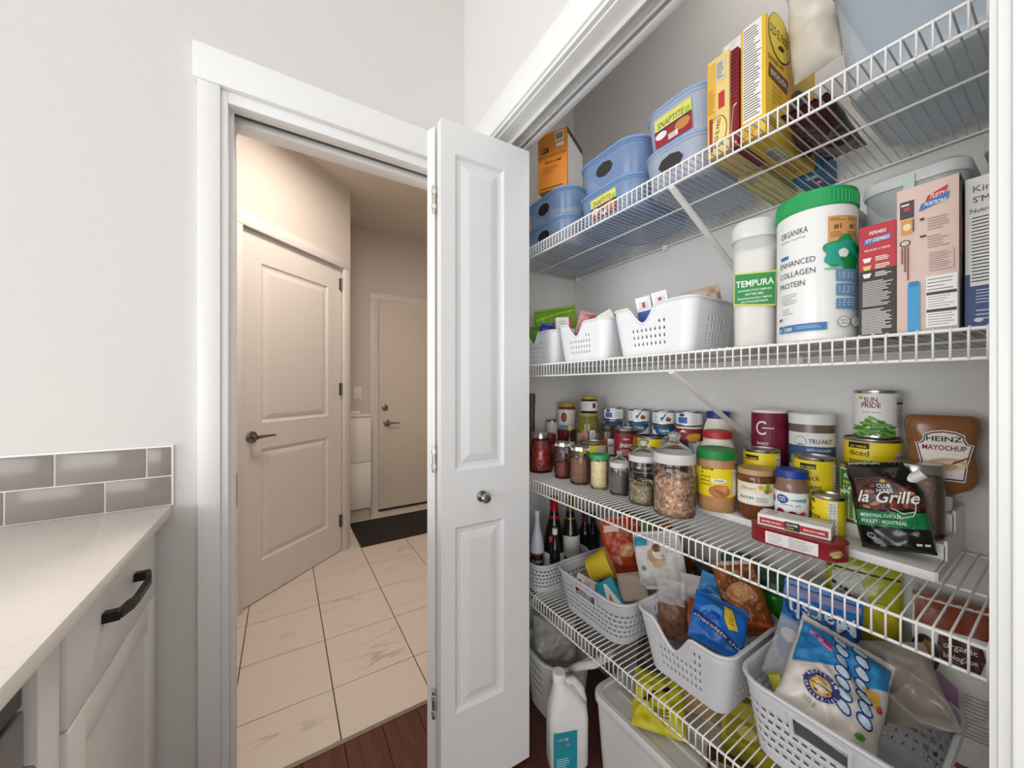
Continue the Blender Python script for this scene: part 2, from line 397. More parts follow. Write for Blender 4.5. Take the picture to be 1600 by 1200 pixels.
for hz in (1.76, 1.0, .28):
    hg = tube('hinge', [(-.008, .036, hz-.04), (-.008, .036, hz+.04)], .0055, M('#cfccc6', .25, 1), bf, 8)
    for s in (-1, 1): tube('hinge_knuckle', [(-.008, .036, hz+s*.022-.006), (-.008, .036, hz+s*.022+.006)], .0075, M('#e3e1dd', .25, .8), hg, 8)
kb = lathe('knob', [(0, 0), (.017, 0), (.0165, .004), (.008, .007), (.007, .018), (.014, .024), (.0155, .030), (.012, .036), (.006, .0375), (0, .0375)], M('#a9a7a4', .22, 1), bf, 24)
kb.location = (.128, -.006, .880); kb.rotation_euler = (R_(90), 0, 0)

# diagonal two-panel door
ang = math.atan2(dd.y, dd.x)
d1 = bpy.data.objects.new('door_1', None); COL.objects.link(d1); d1['kind'] = 'structure'
d1.location = (*dg(wd0, -.012), .008); d1.rotation_euler = (0, 0, ang)
dw = wd1-wd0
MDOOR = M('#e3dfdb', .45, var=.01, scale=25, bump=.03)
panel_door('door_leaf', dw, DTOP-.012, .035, [(.125, .215, dw-.125, .86), (.125, 1.01, dw-.125, 1.93)], MDOOR, d1, .024)
def lever(parent, x, z, sgn=1, mat=NICKEL):
    r = lathe('handle_rose', [(0, 0), (.033, 0), (.033, .006), (.028, .010), (.012, .012), (.012, .045), (0, .046)], mat, parent, 24)
    r.location = (x, 0, z); r.rotation_euler = (R_(90), 0, 0)
    tube('handle_lever', [(x, -.042, z), (x+sgn*.02, -.046, z+.001), (x+sgn*.07, -.048, z+.002), (x+sgn*.115, -.045, z)], [.010, .009, .0065, .005], mat, parent, 8)
lever(d1, .065, .935)
for hz in (.22, 1.2, 1.98):
    tube('door_hinge', [(dw+.006, -.006, hz-.045), (dw+.006, -.006, hz+.045)], .008, NICKEL, d1, 8)
    box('hinge_plate', (dw-.018, -.0015, hz-.045), (dw+.004, .001, hz+.045), NICKEL, d1)
t3 = bpy.data.objects.new('trim_3', None); COL.objects.link(t3); t3['kind'] = 'structure'; t3.location = (*dg(0), 0); t3.rotation_euler = (0, 0, ang)
box('casing_leg', (wd0-.066, -.016, 0), (wd0-.004, 0, DTOP+.006), MDOOR, t3, .002)
box('casing_leg', (wd1+.006, -.016, 0), (wd1+.066, 0, DTOP+.006), MDOOR, t3, .002)
box('casing_header', (wd0-.070, -.018, DTOP+.006), (wd1+.070, 0, DTOP+.07), MDOOR, t3, .002)
# far exterior door
d2 = bpy.data.objects.new('door_2', None); COL.objects.link(d2); d2['kind'] = 'structure'; d2.location = (FDX0, YF-.004, .02)
box('door_slab', (0, 0, 0), (FDX1-FDX0, .04, FDH-.02), M('#ddd3c6', .5, var=.01), d2, .002)
lever(d2, .075, .845)
db = lathe('deadbolt', [(0, 0), (.030, 0), (.029, .012), (.022, .016), (0, .016)], NICKEL, d2, 24); db.location = (.055, 0, 1.0); db.rotation_euler = (R_(90), 0, 0)
box('bolt_turn', (.050, -.026, .985), (.060, -.015, 1.015), NICKEL, d2, .002)
box('door_sweep', (0, -.006, -.018), (FDX1-FDX0, .0, .004), M('#2a2623', .7), d2)
t4 = bpy.data.objects.new('trim_4', None); COL.objects.link(t4); t4['kind'] = 'structure'
box('casing_leg', (FDX0-.085, YF-.016, 0), (FDX0-.008, YF, FDH+.008), MDOOR, t4, .002)
box('casing_leg', (FDX1+.008, YF-.016, 0), (FDX1+.085, YF, FDH+.008), MDOOR, t4, .002)
box('casing_header', (FDX0-.090, YF-.018, FDH+.008), (FDX1+.09, YF, FDH+.07), MDOOR, t4, .002)
tag(box('baseboard_far', (.438, YF-.013, 0), (FDX0-.086, YF, .11), MDOOR, None, .003), kind='structure')
tag(box('baseboard_left', (-.262, YA+.13, 0), (-.249, 2.33, .11), MDOOR, None, .003), kind='structure')
tag(box('baseboard_nook', (.438, 3.03, 0), (.451, YF-.014, .11), MDOOR, None, .003), kind='structure')

# mat, shoe cabinet, switch
mt = thing('door_mat', 'dark charcoal rubber mat on the tiles before the exterior door', 'mat', (.505, 2.945, 0))
MATM = M('#2b2522', .85, var=.25, scale=160, bump=.5)
bm = bmesh.new(); add_box(bm, 0, 0, .001, 1.15, .55, .008, .003); fin('mat_field', bm, MATM, mt, 30)
bm = bmesh.new()
for a in ((0, 0, 1.15, .025), (0, .525, 1.15, .55), (0, .025, .025, .525), (1.125, .025, 1.15, .525)): add_box(bm, a[0], a[1], .003, a[2], a[3], .011, .003)
fin('mat_edge', bm, M('#26211e', .8, var=.15), mt, 30)
sc = thing('shoe_cabinet', 'slim white two-flap shoe cabinet against the far mudroom wall', 'cabinet', (.452, YF-.19, .0))
WC = M('#f4f0ea', .4, var=.01)
box('body', (0, .012, .115), (.235, .175, .955), WC, sc, .002)
box('flap', (.003, 0, .118), (.232, .012, .535), WC, sc, .003)
box('flap', (.003, 0, .541), (.232, .012, .940), WC, sc, .003)
box('top_board', (-.002, -.004, .955), (.237, .178, .972), WC, sc, .003)
box('plinth', (.01, .02, .0), (.225, .17, .115), M('#c9c0b6', .5), sc)
sw = thing('light_switch', 'white rocker light switch plate above the shoe cabinet', 'switch', (.60, YF, 1.165))
box('cover_plate', (-.037, -.007, -.060), (.037, 0, .060), WC, sw, .003); box('rocker', (-.015, -.012, -.032), (.015, -.007, .032), WC, sw, .002)
kh = thing('key_holder', 'small dark key hanger beside the switch in the mudroom', 'key hanger', (.505, YF, 1.14))
box('back_strip', (-.012, -.01, -.10), (.008, 0, .12), M('#2b2420', .6), kh, .002); box('hook', (-.008, -.03, -.02), (.004, -.01, 0), NICKEL, kh, .002)
tb = thing('tissue_pack', 'small white packet lying on the shoe cabinet', 'packet', (.56, YF-.1, .972)); box('packet_body', (-.045, -.03, 0), (.045, .03, .03), WC, tb, .008); box('packet_flap', (-.03, -.012, .03), (.03, .012, .032), M('#dfe3e6', .5), tb)

# ------------------------------------------------------------------ kitchen corner at left
CW = M('#efece7', .4, var=.01)
cb = thing('base_cabinet', 'off-white shaker base cabinet with one drawer over a door', 'cabinet', (0, 0, 0))
CX = -.277
box('body', (-.88, .825, .10), (CX-.019, YA-.002, .889), CW, cb, .001)
box('toe_kick', (-.86, .825, 0), (CX-.08, YA-.002, .10), M('#3b3835', .7), cb)
dr = box('drawer_front', (CX-.019, .829, .703), (CX, YA-.012, .880), CW, cb, .002)
# pull handle: arched black bar
hp = bmesh.new()
hw = 7
prof = [(.918, 0), (.922, .018), (.950, .030), (1.042, .030), (1.136, .030), (1.164, .018), (1.168, 0)]
pts = [(.950, .012, .0065), (.953, .022, .0065), (.985, .030, .0085), (1.005, .033, .006), (1.075, .033, .006), (1.095, .030, .0085), (1.127, .022, .0065), (1.130, .012, .0065)]
secs = []
for y, ox, hh in pts:
    wv = .0045
    secs.append([(CX+max(ox-.006, 0), y, .806-hh*1.2), (CX+ox+.004, y, .806-hh), (CX+ox+.004, y, .806+hh), (CX+max(ox-.006, 0), y, .806+hh*1.2)])
rings = [[hp.verts.new(p) for p in s] for s in secs]
for A, B in zip(rings, rings[1:]):
    for k in range(4): hp.faces.new((A[k], A[(k+1) % 4], B[(k+1) % 4], B[k]))
hp.faces.new(rings[0]); hp.faces.new(rings[-1][::-1])
for y in (.957, 1.123): add_box(hp, CX-.001, y-.009, .797, CX+.024, y+.009, .815, .002)
bmesh.ops.recalc_face_normals(hp, faces=hp.faces)
h_ = fin('pull_handle', hp, M('#1c1a19', .35, .4, var=.1), dr)
dk = box('door_panel', (CX-.019, .889, .185), (CX-.008, YA-.072, .638), CW, cb)
for a, b in (((CX-.019, .829, .125), (CX, .889, .698)), ((CX-.019, YA-.072, .125), (CX, YA-.012, .698)), ((CX-.019, .889, .638), (CX, YA-.072, .698)), ((CX-.019, .889, .125), (CX, YA-.072, .185))):
    box('door_rail', a, b, CW, cb, .0015)
box('filler_strip', (CX-.04, .765, .10), (CX-.006, .822, .889), CW, cb, .001)
dwm = thing('dishwasher', 'dark-gapped stainless dishwasher under the counter beside the cabinet', 'dishwasher', (0, 0, 0))
STL = M('#8f9296', .35, .9, var=.05)
box('tub', (-.86, .17, .10), (CX-.045, .757, .880), M('#2e2e30', .6), dwm)
box('front_panel', (CX-.045, .175, .12), (CX-.012, .752, .80), STL, dwm, .004); box('control_strip', (CX-.045, .175, .805), (CX-.014, .752, .875), M('#3a3a3d', .3, .5), dwm, .003)
tube('bar_handle', [(CX-.012, .26, .77), (CX+.02, .26, .77), (CX+.02, .67, .77), (CX-.012, .67, .77)], .008, STL, dwm, 8)
ct = thing('countertop', 'pale speckled quartz countertop with a square edge at left', 'countertop', (0, 0, 0))
box('slab', (-.90, .10, .8895), (-.247, YA-.0005, .915), M('#f1ebe3', .22, var=.035, scale=130), ct, .0025)
# backsplash tiles on the wall
bs = bpy.data.objects.new('trim_5', None); COL.objects.link(bs); bs['kind'] = 'structure'
box('grout_bed', (-.95, YA-.004, .9155), (-.2445, YA, 1.0715), M('#ece9e4', .8, var=.03), bs)
TL = M('#948c85', .16, var=.06, scale=9)
def bt(x0, x1, z0, z1): box('backsplash_tile', (x0, YA-.0062, z0), (x1, YA-.002, z1), TL, bs, .0012)
tw, gp = .152, .0035
z0a, z1a, z0b, z1b = .918, .991, .9945, 1.0675
box('edge_strip', (-.2470, YA-.0085, .9155), (-.2440, YA, 1.0735), TRIM, bs)
box('edge_strip', (-.95, YA-.0085, 1.0690), (-.2470, YA, 1.0735), TRIM, bs)
x = -.2485; bt(x-.045, x, z0b, z1b); x -= .045+gp
while x > -.9: bt(max(x-tw, -.94), x, z0b, z1b); x -= tw+gp
x = -.2485; bt(x-.119, x, z0a, z1a); x -= .119+gp
while x > -.9: bt(max(x-tw, -.94), x, z0a, z1a); x -= tw+gp

# ================================================================== WIRE SHELVES
XF, XK, SY0, SY1 = .745, 1.150, -.045, 1.284
LIP = .042
wr = .00155
bm = bmesh.new(); add_tube(bm, [(XK, 0, 0), (XF+.006, 0, 0), (XF+.001, 0, -.003), (XF, 0, -.008), (XF, 0, -LIP)], wr, 5); wire_me = bpy.data.meshes.new('wire'); bmesh.ops.recalc_face_normals(bm, faces=bm.faces); bm.to_mesh(bm and wire_me); bm.free(); wire_me.materials.append(WIRE)
for p in wire_me.polygons: p.use_smooth = True
ZS = [1.727, 1.305, .900, .492]
NM = ['topmost', 'second', 'third', 'lowest']
EX = ['carrying blue tubs and dinner kit boxes', 'carrying perforated white baskets and cartons', 'carrying jars and cans', 'carrying deep snack baskets']
for q, zz in enumerate(ZS):
    sh = thing('wire_shelf', '%s white coated wire pantry shelf %s' % (NM[q], EX[q]), 'shelf', (0, 0, zz), group='white wire pantry shelves')
    n = int((SY1-SY0)/.0152)
    for i in range(n+1):
        o = bpy.data.objects.new('wire', wire_me); COL.objects.link(o); o.parent = sh; o.location = (0, SY0+.004+i*.0152, 0)
    rl = .0026
    tube('rail', [(XF+.0035, SY0, -.0035), (XF+.0035, SY1, -.0035)], rl, WIRE, sh, 8)
    tube('rail', [(XF+.0025, SY0, -LIP), (XF+.0025, SY1, -LIP)], rl, WIRE, sh, 8)
    tube('rail', [(.938, SY0, -.0042), (.938, SY1, -.0042)], rl, WIRE, sh, 8)
    tube('rail', [(XK-.002, SY0, -.004), (XK-.002, SY1, -.004)], rl, WIRE, sh, 8)
    for y in (.075, .40, .80, 1.25):
        box('wall_clip', (XK-.008, y-.007, -.016), (XC, y+.007, .006), WIRE, sh, .002)
    for y in ((.505,) if q < 2 else ()):
        bm = bmesh.new(); sb = [bm.verts.new(p) for dx, dz in ((0, 0), (.003, .006)) for p in ((XF+.002+dx, y-.006, -LIP-.006+dz), (XF+.002+dx, y+.006, -LIP-.006+dz), (XC-.002, y+.008, -.252+dz), (XC-.002, y-.008, -.252+dz))]
        for f in ((3, 2, 1, 0), (4, 5, 6, 7), (0, 1, 5, 4), (1, 2, 6, 5), (2, 3, 7, 6), (3, 0, 4, 7)): bm.faces.new([sb[i] for i in f])
        bmesh.ops.recalc_face_normals(bm, faces=bm.faces); fin('support_brace', bm, WIRE, sh)
        box('brace_foot', (XC-.006, y-.008, -.285), (XC, y+.012, -.245), WIRE, sh, .002)
# ================================================================== PRODUCT BUILDERS
def can(name, label, x, y, z, R, h, base, pr=None, off=0, cat='can', lid=None, rim=METAL, group=None):
    t = thing(name, label, cat, (x, y, z), face_cam(x, y, off), group=group)
    lathe('can_body', [(0, .002), (R*.93, .002), (R*.97, 0), (R, .002), (R, .004), (R*.985, .006), (R*.985, h-.006), (R, h-.004), (R, h-.001), (R*.975, h)], rim, t, 36)
    lathe('can_lid', [(R*.975, h), (R*.95, h-.004), (R*.80, h-.004), (R*.78, h-.003), (R*.5, h-.003), (R*.48, h-.0036), (0, h-.0036)], lid or rim, t, 36)
    pl_ = lathe('paper_label', [(R*.988, .007), (R*.992, .0075), (R*.992, h-.0075), (R*.988, h-.007)], M(base, .45, var=.03), t, 36)
    if pr: P = Print(cyl_map(R*.992)); pr(P, R, h); P.build(pl_)
    return t
def jar(name, label, x, y, z, R, h, lidc, body, pr=None, lab=None, lid_h=.018, neckR=None, sh=.75, off=0, cat='jar', lid_mat=None, fill=None, glass=None, group=None, lab_c='#f4f2ee', lidR=None, foot=.92):
    """round jar: body R up to sh*h, shoulder to neck, screw lid"""
    t = thing(name, label, cat, (x, y, z), face_cam(x, y, off), group=group)
    nR = neckR or R*.82; hb = h-lid_h; zs = h*sh; lR = lidR or nR*1.08
    prof = [(0, .003), (R*foot*.8, .002), (R*foot, 0), (R*.985, .006), (R, .014), (R, zs-.006), (R*.985, zs), (R*.5+nR*.5, zs+(hb-zs)*.55), (nR, zs+(hb-zs)*.85), (nR, hb+.002)]
    lathe('jar_body', prof, glass or body, t, 36, smooth=50)
    if fill:
        fm, fz = fill
        fp = [(0, .006), (R*foot*.8, .006), (R*.93, .012), (R*.94, min(fz, zs-.006)*.98), (R*.9, min(fz, zs)), (0, min(fz, zs)+.003)] if fz <= zs else [(0, .006), (R*foot*.8, .006), (R*.93, .012), (R*.94, zs-.006), (R*.93, zs), (nR*.92, zs+(hb-zs)*.8), (nR*.9, fz), (0, fz)]
        lathe('contents', fp, fm, t, 32, smooth=50)
    lm = lid_mat or M(lidc, .42, var=.03)
    bm = bmesh.new()
    add_lathe(bm, [(0, hb-.001), (lR*.9, hb-.001), (lR, hb+.0005), (lR, h-.003), (lR*.96, h-.0005), (lR*.9, h), (lR*.86, h-.001), (0, h-.001)], 40)
    o = fin('lid', bm, lm, t, 35)
    tgt = t
    if lab:
        tgt = lathe('paper_label', [(R*1.002, lab[0]), (R*1.006, lab[0]+.0005), (R*1.006, lab[1]-.0005), (R*1.002, lab[1])], M(lab_c, .5, var=.02), t, 40)
    if pr: P = Print(cyl_map(R*1.008)); pr(P, R, h); P.build(tgt)
    return t
def carton(name, label, x, y, z, w, d, h, base, pr=None, rz=None, side=None, rx=0, ry=0, cat='box', pl=None, prr=None, pt=None, pb=None, group=None, rough=.55):
    t = thing(name, label, cat, (x, y, z), face_cam(x, y) if rz is None else rz, rx, ry, group=group)
    cb_ = box('carton', (-w/2, -d/2, 0), (w/2, d/2, h), M(base, rough, var=.03), t, .0012)
    if pr: P = Print(front_map(-d/2), .05); pr(P, w, h); P.build(cb_)
    if pl: P = Print(left_map(-w/2), .05); pl(P, d, h); P.build(cb_, 'side_print')
    if prr: P = Print(right_map(w/2), .05); prr(P, d, h); P.build(cb_, 'side_print')
    if pt: P = Print(top_map(h), .05); pt(P, w, d); P.build(cb_, 'top_print')
    if pb: P = Print(bot_map(0), .05); pb(P, w, d); P.build(cb_, 'bottom_print')
    bm = bmesh.new(); add_box(bm, -w/2+.0005, -.0006, h, w/2-.0005, .0006, h+.0005); fin('flap_seam', bm, M(base, .7, var=.1), t)
    return t
def pouch(name, label, loc, w, h, T, mat, pr=None, rz=None, rx=0, ry=0, seed=0, cr=.006, cs=22, cat='bag', seal=.010, seal_mat=None, gusset=False, group=None, nx=34, nz=38, zc=True, rough=.4, cut=0):
    """pillow bag: local XZ plane, front to -y, origin at centre (zc) or at the foot"""
    t = thing(name, label, cat, loc, face_cam(loc[0], loc[1]) if rz is None else rz, rx, ry, group=group)
    z0 = -h/2 if zc else 0
    def half(x, z, s=-1):
        u = min(1, abs(2*x/w)); v = (z-z0)/h; v = min(1, max(0, v))
        e = max(0, 1-u**2.6)**.6
        if gusset: f = (1-v**3)*.9+.1 if v > .05 else .6+8*v*.4
        else: f = max(0, 1-abs(2*v-1)**2.4)**.62
        n = mnoise.noise(Vector((x*cs+seed*7.3, z*cs*.8, seed*3.1+(0 if s < 0 else 9)))) + .5*mnoise.noise(Vector((x*cs*2.3-seed, z*cs*2, seed*5.7+(0 if s < 0 else 9)))) + 1.5*(.35-abs(mnoise.noise(Vector((x*cs*.9+z*cs*.9, (z-x)*cs*.35, seed+2.5))))) + .9*(.3-abs(mnoise.noise(Vector(((x-z)*cs*1.3, (z+x)*cs*.5, seed*2+7.5)))))
        return (T/2*e*f) + cr*n*min(1, 6*(1-u))*min(1, 6*min(v, 1-v)+.05)
    def edge(v):    # wavy outline
        return 1 + .05*mnoise.noise(Vector((v*4, seed, 1.5)))
    def ex(x, v):
        xx = x*edge(v)
        if cut and v > .66 and x > 0: xx *= 1-cut*(v-.66)/.34*1.0
        return xx
    bm = bmesh.new(); Fv = {}; Bv = {}
    for j in range(nz+1):
        for i in range(nx+1):
            x = -w/2 + w*i/nx; z = z0 + h*j/nz; xx = ex(x, j/nz)
            b = i in (0, nx) or j in (0, nz)
            Fv[i, j] = bm.verts.new((xx, -half(x, z) if not b else 0, z))
            Bv[i, j] = Fv[i, j] if b else bm.verts.new((xx, max(half(x, z, 1), -half(x, z)+.0004), z))
    for j in range(nz):
        for i in range(nx):
            bm.faces.new((Fv[i, j], Fv[i+1, j], Fv[i+1, j+1], Fv[i, j+1]))
            q = (Bv[i, j], Bv[i, j+1], Bv[i+1, j+1], Bv[i+1, j])
            if len(set(q)) >= 3 and set(q) != {Fv[i, j], Fv[i+1, j], Fv[i+1, j+1], Fv[i, j+1]}: bm.faces.new(q)
    fm_ = fin('film', bm, mat, t, 60)
    if seal:
        for zz in ((z0+h-.001,) if gusset else (z0+h-.001, z0-seal+.001)):
            n = 18; bm = bmesh.new()
            for k in range(n):
                top = zz > z0+h/2; xa = ex(-w/2 + w*k/n, 1. if top else 0.); xb = ex(-w/2 + w*(k+1)/n, 1. if top else 0.); ya = .0012*(-1)**k; yb = -ya
                vs = [bm.verts.new(p) for p in ((xa, ya, zz), (xb, yb, zz), (xb, yb, zz+seal), (xa, ya, zz+seal))]; bm.faces.new(vs)
            bmesh.ops.remove_doubles(bm, verts=bm.verts, dist=1e-5)
            fin('crimp_seal', bm, seal_mat or mat, t, 60)
    if pr:
        def smp(x, z):
            i = min(nx-1, max(0, int((x+w/2)/w*nx))); j = min(nz-1, max(0, int((z-z0)/h*nz)))
            def yv(a, b): return 0 if (a in (0, nx) or b in (0, nz)) else -half(-w/2+w*a/nx, z0+h*b/nz)
            return min(yv(i, j), yv(i+1, j), yv(i, j+1), yv(i+1, j+1))*.5 + .5*(-half(x, z))
        P = Print(lambda x, z, o: (ex(x, (z-z0)/h), smp(x, z)-.0011-o*1.6, z), .004); pr(P, w, h); P.build(fm_, rough=rough)
    return t
def film(h, rough=.22, a=1, **k): return M(h, rough, alpha=a, var=k.get('var', .12), scale=k.get('scale', 40), bump=k.get('bump', .15))
CF = M('#e9e9ea', .12, alpha=.28, var=.02)      # clear plastic film

def basket(name, label, loc, top, bot, h, mat, rz=0, holes='round', nx=10, ny=8, nv=5, dip=None, rim_r=.004, r=.035, handle=None, cat='basket', group=None, row0=1, row1=None, mg=0, skip=1):
    """open basket; top/bot = (sx, sy); holes on every straight cell; dip=(side, depth) scoops the rim; sides 0:+x 1:+y 2:-x 3:-y"""
    t = thing(name, label, cat, loc, rz, group=group)
    K = 5
    def stations(sx, sy, rr):
        o = []
        C = [((sx/2, -sy/2+rr), (sx/2, sy/2-rr), (sx/2-rr, sy/2-rr), 0, ny), ((sx/2-rr, sy/2), (-sx/2+rr, sy/2), (-sx/2+rr, sy/2-rr), 90, nx),
             ((-sx/2, sy/2-rr), (-sx/2, -sy/2+rr), (-sx/2+rr, -sy/2+rr), 180, ny), ((-sx/2+rr, -sy/2), (sx/2-rr, -sy/2), (sx/2-rr, -sy/2+rr), 270, nx)]
        for si, (a, b, c, a0, n) in enumerate(C):
            for i in range(n): o.append((a[0]+(b[0]-a[0])*i/n, a[1]+(b[1]-a[1])*i/n, si, i, n))
            for k in range(K): an = R_(a0+90*k/K); o.append((c[0]+rr*math.cos(an), c[1]+rr*math.sin(an), -1, 0, 0))
        return o
    A = stations(*bot, r*.8); B = stations(*top, r); N = len(A)
    def hfac(u):
        if not dip: return 1
        i = int(u) % N; s = B[i]
        f = (s[3] + (u-int(u)))/s[4] if s[2] == dip[0] else (1 if B[i-1][2] == dip[0] and u == int(u) and False else -1)
        if f < 0: return 1
        q = abs(f-(dip[2] if len(dip) > 2 else .5))/(dip[3] if len(dip) > 3 else .36)
        return 1 if q >= 1 else 1 - dip[1]*(.5+.5*math.cos(math.pi*q))**.6
    def P(u, v):
        i = int(math.floor(u)); f = u-i; a0, a1 = A[i % N], A[(i+1) % N]; b0, b1 = B[i % N], B[(i+1) % N]
        hf = hfac(u % N if f else float(i % N)); vv = v if (hf == 1 or v <= .55) else .55+(v-.55)/.45*(hf-.55)
        ax = a0[0]+(a1[0]-a0[0])*f; ay = a0[1]+(a1[1]-a0[1])*f; bx = b0[0]+(b1[0]-b0[0])*f; by = b0[1]+(b1[1]-b0[1])*f
        return (ax+(bx-ax)*vv, ay+(by-ay)*vv, .003 + (h-.003)*vv)
    bm = bmesh.new(); G = {}
    def gv(i, j):
        k = (i % N, j)
        if k not in G: G[k] = bm.verts.new(P(float(i % N), j/nv))
        return G[k]
    row1_ = nv-1 if row1 is None else row1
    for i in range(N):
        for j in range(nv):
            q = [gv(i, j), gv(i+1, j), gv(i+1, j+1), gv(i, j+1)]
            st = B[i]
            if handle and st[2] == handle[0] and handle[1] <= st[3] < st[4]-handle[1] and handle[2] <= j < handle[3]: continue
            hole = row0 <= j < row1_ and holes and (mg <= st[3] < st[4]-mg and (st[3]-mg) % skip == 0 if st[2] >= 0 else holes == 'slot')
            if dip and st[2] == dip[0] and (j+1)/nv > .58: hole = hole and abs((st[3]+.5)/st[4]-(dip[2] if len(dip) > 2 else .5)) > (dip[3] if len(dip) > 3 else .36)
            if not hole: bm.faces.new(q); continue
            if holes == 'round': ru, rv, n = (.42 if skip > 1 else .22), .22, 8
            else: ru, rv, n = .30, .17, 8
            sh_ = 0 if holes == 'round' else (.18 if j % 2 else -.18)
            ring = []
            for k in range(8):
                a = R_(225 + 45*k)
                if holes == 'round': cu, cv = math.cos(a), math.sin(a)
                else: cu = max(-1, min(1, 1.4*math.cos(a))); cv = max(-1, min(1, 1.4*math.sin(a)))
                ring.append(bm.verts.new(P(i+.5+sh_+ru*cu, (j+.5+rv*cv)/nv)))
            # outer loop: corners at k = 0,2,4,6 ; mid edges use corner quads
            for c in range(4):
                bm.faces.new((q[c], q[(c+1) % 4], ring[(2*c+2) % 8], ring[2*c+1], ring[2*c]))
    # base
    bm.faces.new([gv(i, 0) for i in range(N)][::-1])
    bmesh.ops.recalc_face_normals(bm, faces=bm.faces)
    wl = fin('basket_wall', bm, mat, t, 40)
    md = wl.modifiers.new('thick', 'SOLIDIFY'); md.thickness = .0022; md.offset = -1
    tube('rim', [P(float(i), 1) for i in range(N)], rim_r, mat, t, 6, True)
    if handle:
        sd = [i for i in range(N) if B[i][2] == handle[0]]; a, b = sd[0]+handle[1], sd[0]+len(sd)-handle[1]
        lp = [P(float(i), handle[2]/nv) for i in range(a, b+1)] + [P(float(i), handle[3]/nv) for i in range(b, a-1, -1)]
        tube('handle_frame', lp, .004, mat, t, 6, True)
    tube('foot_ring', [(p[0]*.97, p[1]*.97, .003) for p in A], .003, mat, t, 5, True)
    return t
def tub(name, label, loc, sx, sy, h, mat, r=.06, rz=0, pr=None, rimm=None, cat='container', taper=.9, base=None, group=None, lidded=False, printdx=0):
    """food storage container with a flared wall and a rolled lip"""
    t = thing(name, label, cat, loc, rz, group=group)
    k = 7
    loft('tub_wall', [(.004, sx*taper*.93, sy*taper*.93, r*.85), (.0, sx*taper*.90, sy*taper*.90, r*.8), (.003, sx*taper*.97, sy*taper*.97, r*.9), (.012, sx*taper, sy*taper, r*.93), (h*.86, sx*.97, sy*.97, r*.98), (h*.87, sx*.985, sy*.985, r), (h, sx*.985, sy*.985, r)], mat, t, k, 40, True, False)
    bm = bmesh.new(); ring = rr_ring(sx*.99, sy*.99, r, k); add_tube(bm, [(x, y, h-.003) for x, y in ring], .0042, 6, True); bmesh.ops.recalc_face_normals(bm, faces=bm.faces)
    fin('lip', bm, rimm or mat, t, 60)
    loft('lid', [(h-.004, sx*.975, sy*.975, r), (h+.001, sx*.985, sy*.985, r), (h+.004, sx*.975, sy*.975, r), (h+.004, sx*.90, sy*.90, r*.9), (h+.001, sx*.87, sy*.87, r*.85)], rimm or mat, t, k, 40)
    if pr:
        def fn(x, z, o):
            f = z/h; return (-(sx/2*(taper+(.97-taper)*f))-o*2-.0006, -x, z)
        P = Print(fn, .05); pr(P, sy, h); P.build(t)
    return t
def flakes(parent, R, z0, z1, n, hexes, seed=1, sz=.006, kindname='cereal'):
    rg = random.Random(seed); bm = bmesh.new()
    for i in range(n):
        if rg.random() < .82: r = R*rg.uniform(.90, .985); z = rg.uniform(z0, z1)
        else: r = R*math.sqrt(rg.random())*.97; z = z1 + rg.uniform(-.002, .004)
        a = rg.uniform(0, 2*math.pi); c = Vector((r*math.cos(a), r*math.sin(a), z))
        ax = Vector((rg.gauss(0, 1), rg.gauss(0, 1), rg.gauss(0, 1))).normalized(); u = ax.orthogonal().normalized(); v = ax.cross(u); s = sz*rg.uniform(.6, 1.2)
        p = [c+u*s*math.cos(k*math.pi/2.5)*1.2+v*s*math.sin(k*math.pi/2.5)*.8+ax*s*(.35 if k % 2 else -.1) for k in range(5)]
        for q in p:
            l = math.hypot(q.x, q.y)
            if l > R*.985: q.x *= R*.985/l; q.y *= R*.985/l
            q.z = max(q.z, .004)
        f = bm.faces.new([bm.verts.new(q) for q in p]); f.material_index = rg.randrange(len(hexes))
    o = fin(kindname, bm, [M(h, .6, var=.1) for h in hexes], parent, 60); o['kind'] = 'stuff'; return o
#@@PART3
# ================================================================== THIRD SHELF: JARS AND CANS
Z3 = ZS[2] + .0018
RACK = M('#f1efec', .45, var=.01)
def rack(label, y0, y1, tiers, zb=Z3):
    t = thing('tiered_rack', label, 'rack', (0, 0, zb))
    for k, (xa, xb, zt) in enumerate(tiers):
        box('tier', (xa, y0, zt-zb-.004), (xb, y1, zt-zb), RACK, t, .001)
        if k < len(tiers): box('riser_face', (xa, y0, (tiers[k-1][2]-zb if k else 0)), (xa+.004, y1, zt-zb-.002), RACK, t, .0008)
    if y0 < .2: box('front_lip', (tiers[0][0]-.003, y0, 0), (tiers[0][0]+.002, y1, tiers[0][2]-zb-.0002), RACK, t, .001)
    for y in (y0, y1):
        bm = bmesh.new()
        for xa, xb, zt in tiers: add_box(bm, xa, y-.002, 0, xb, y+.002, zt-zb+(.007 if zt > .93 else .0))
        fin('end_panel', bm, RACK, t)
    return t
rack('white stepped can rack at the right end of the third shelf', .133, .5915, [(.918, .994, .918), (.994, 1.0715, .945), (1.0715, 1.150, .985)])
rack('white stepped can rack at the middle back of the third shelf', .636, 1.034, [(1.008, 1.0735, .970), (1.0735, 1.150, 1.050)])
rack('low white riser in the left back corner of the third shelf', 1.052, 1.275, [(1.024, 1.145, .970)])
T0, T1, T2, U1, U2 = .9195, .9465, .9865, .9715, 1.0515
YEL = '#f2da1c'; BK = '#15130f'; WH = '#f6f4f0'; RD = '#b3121f'
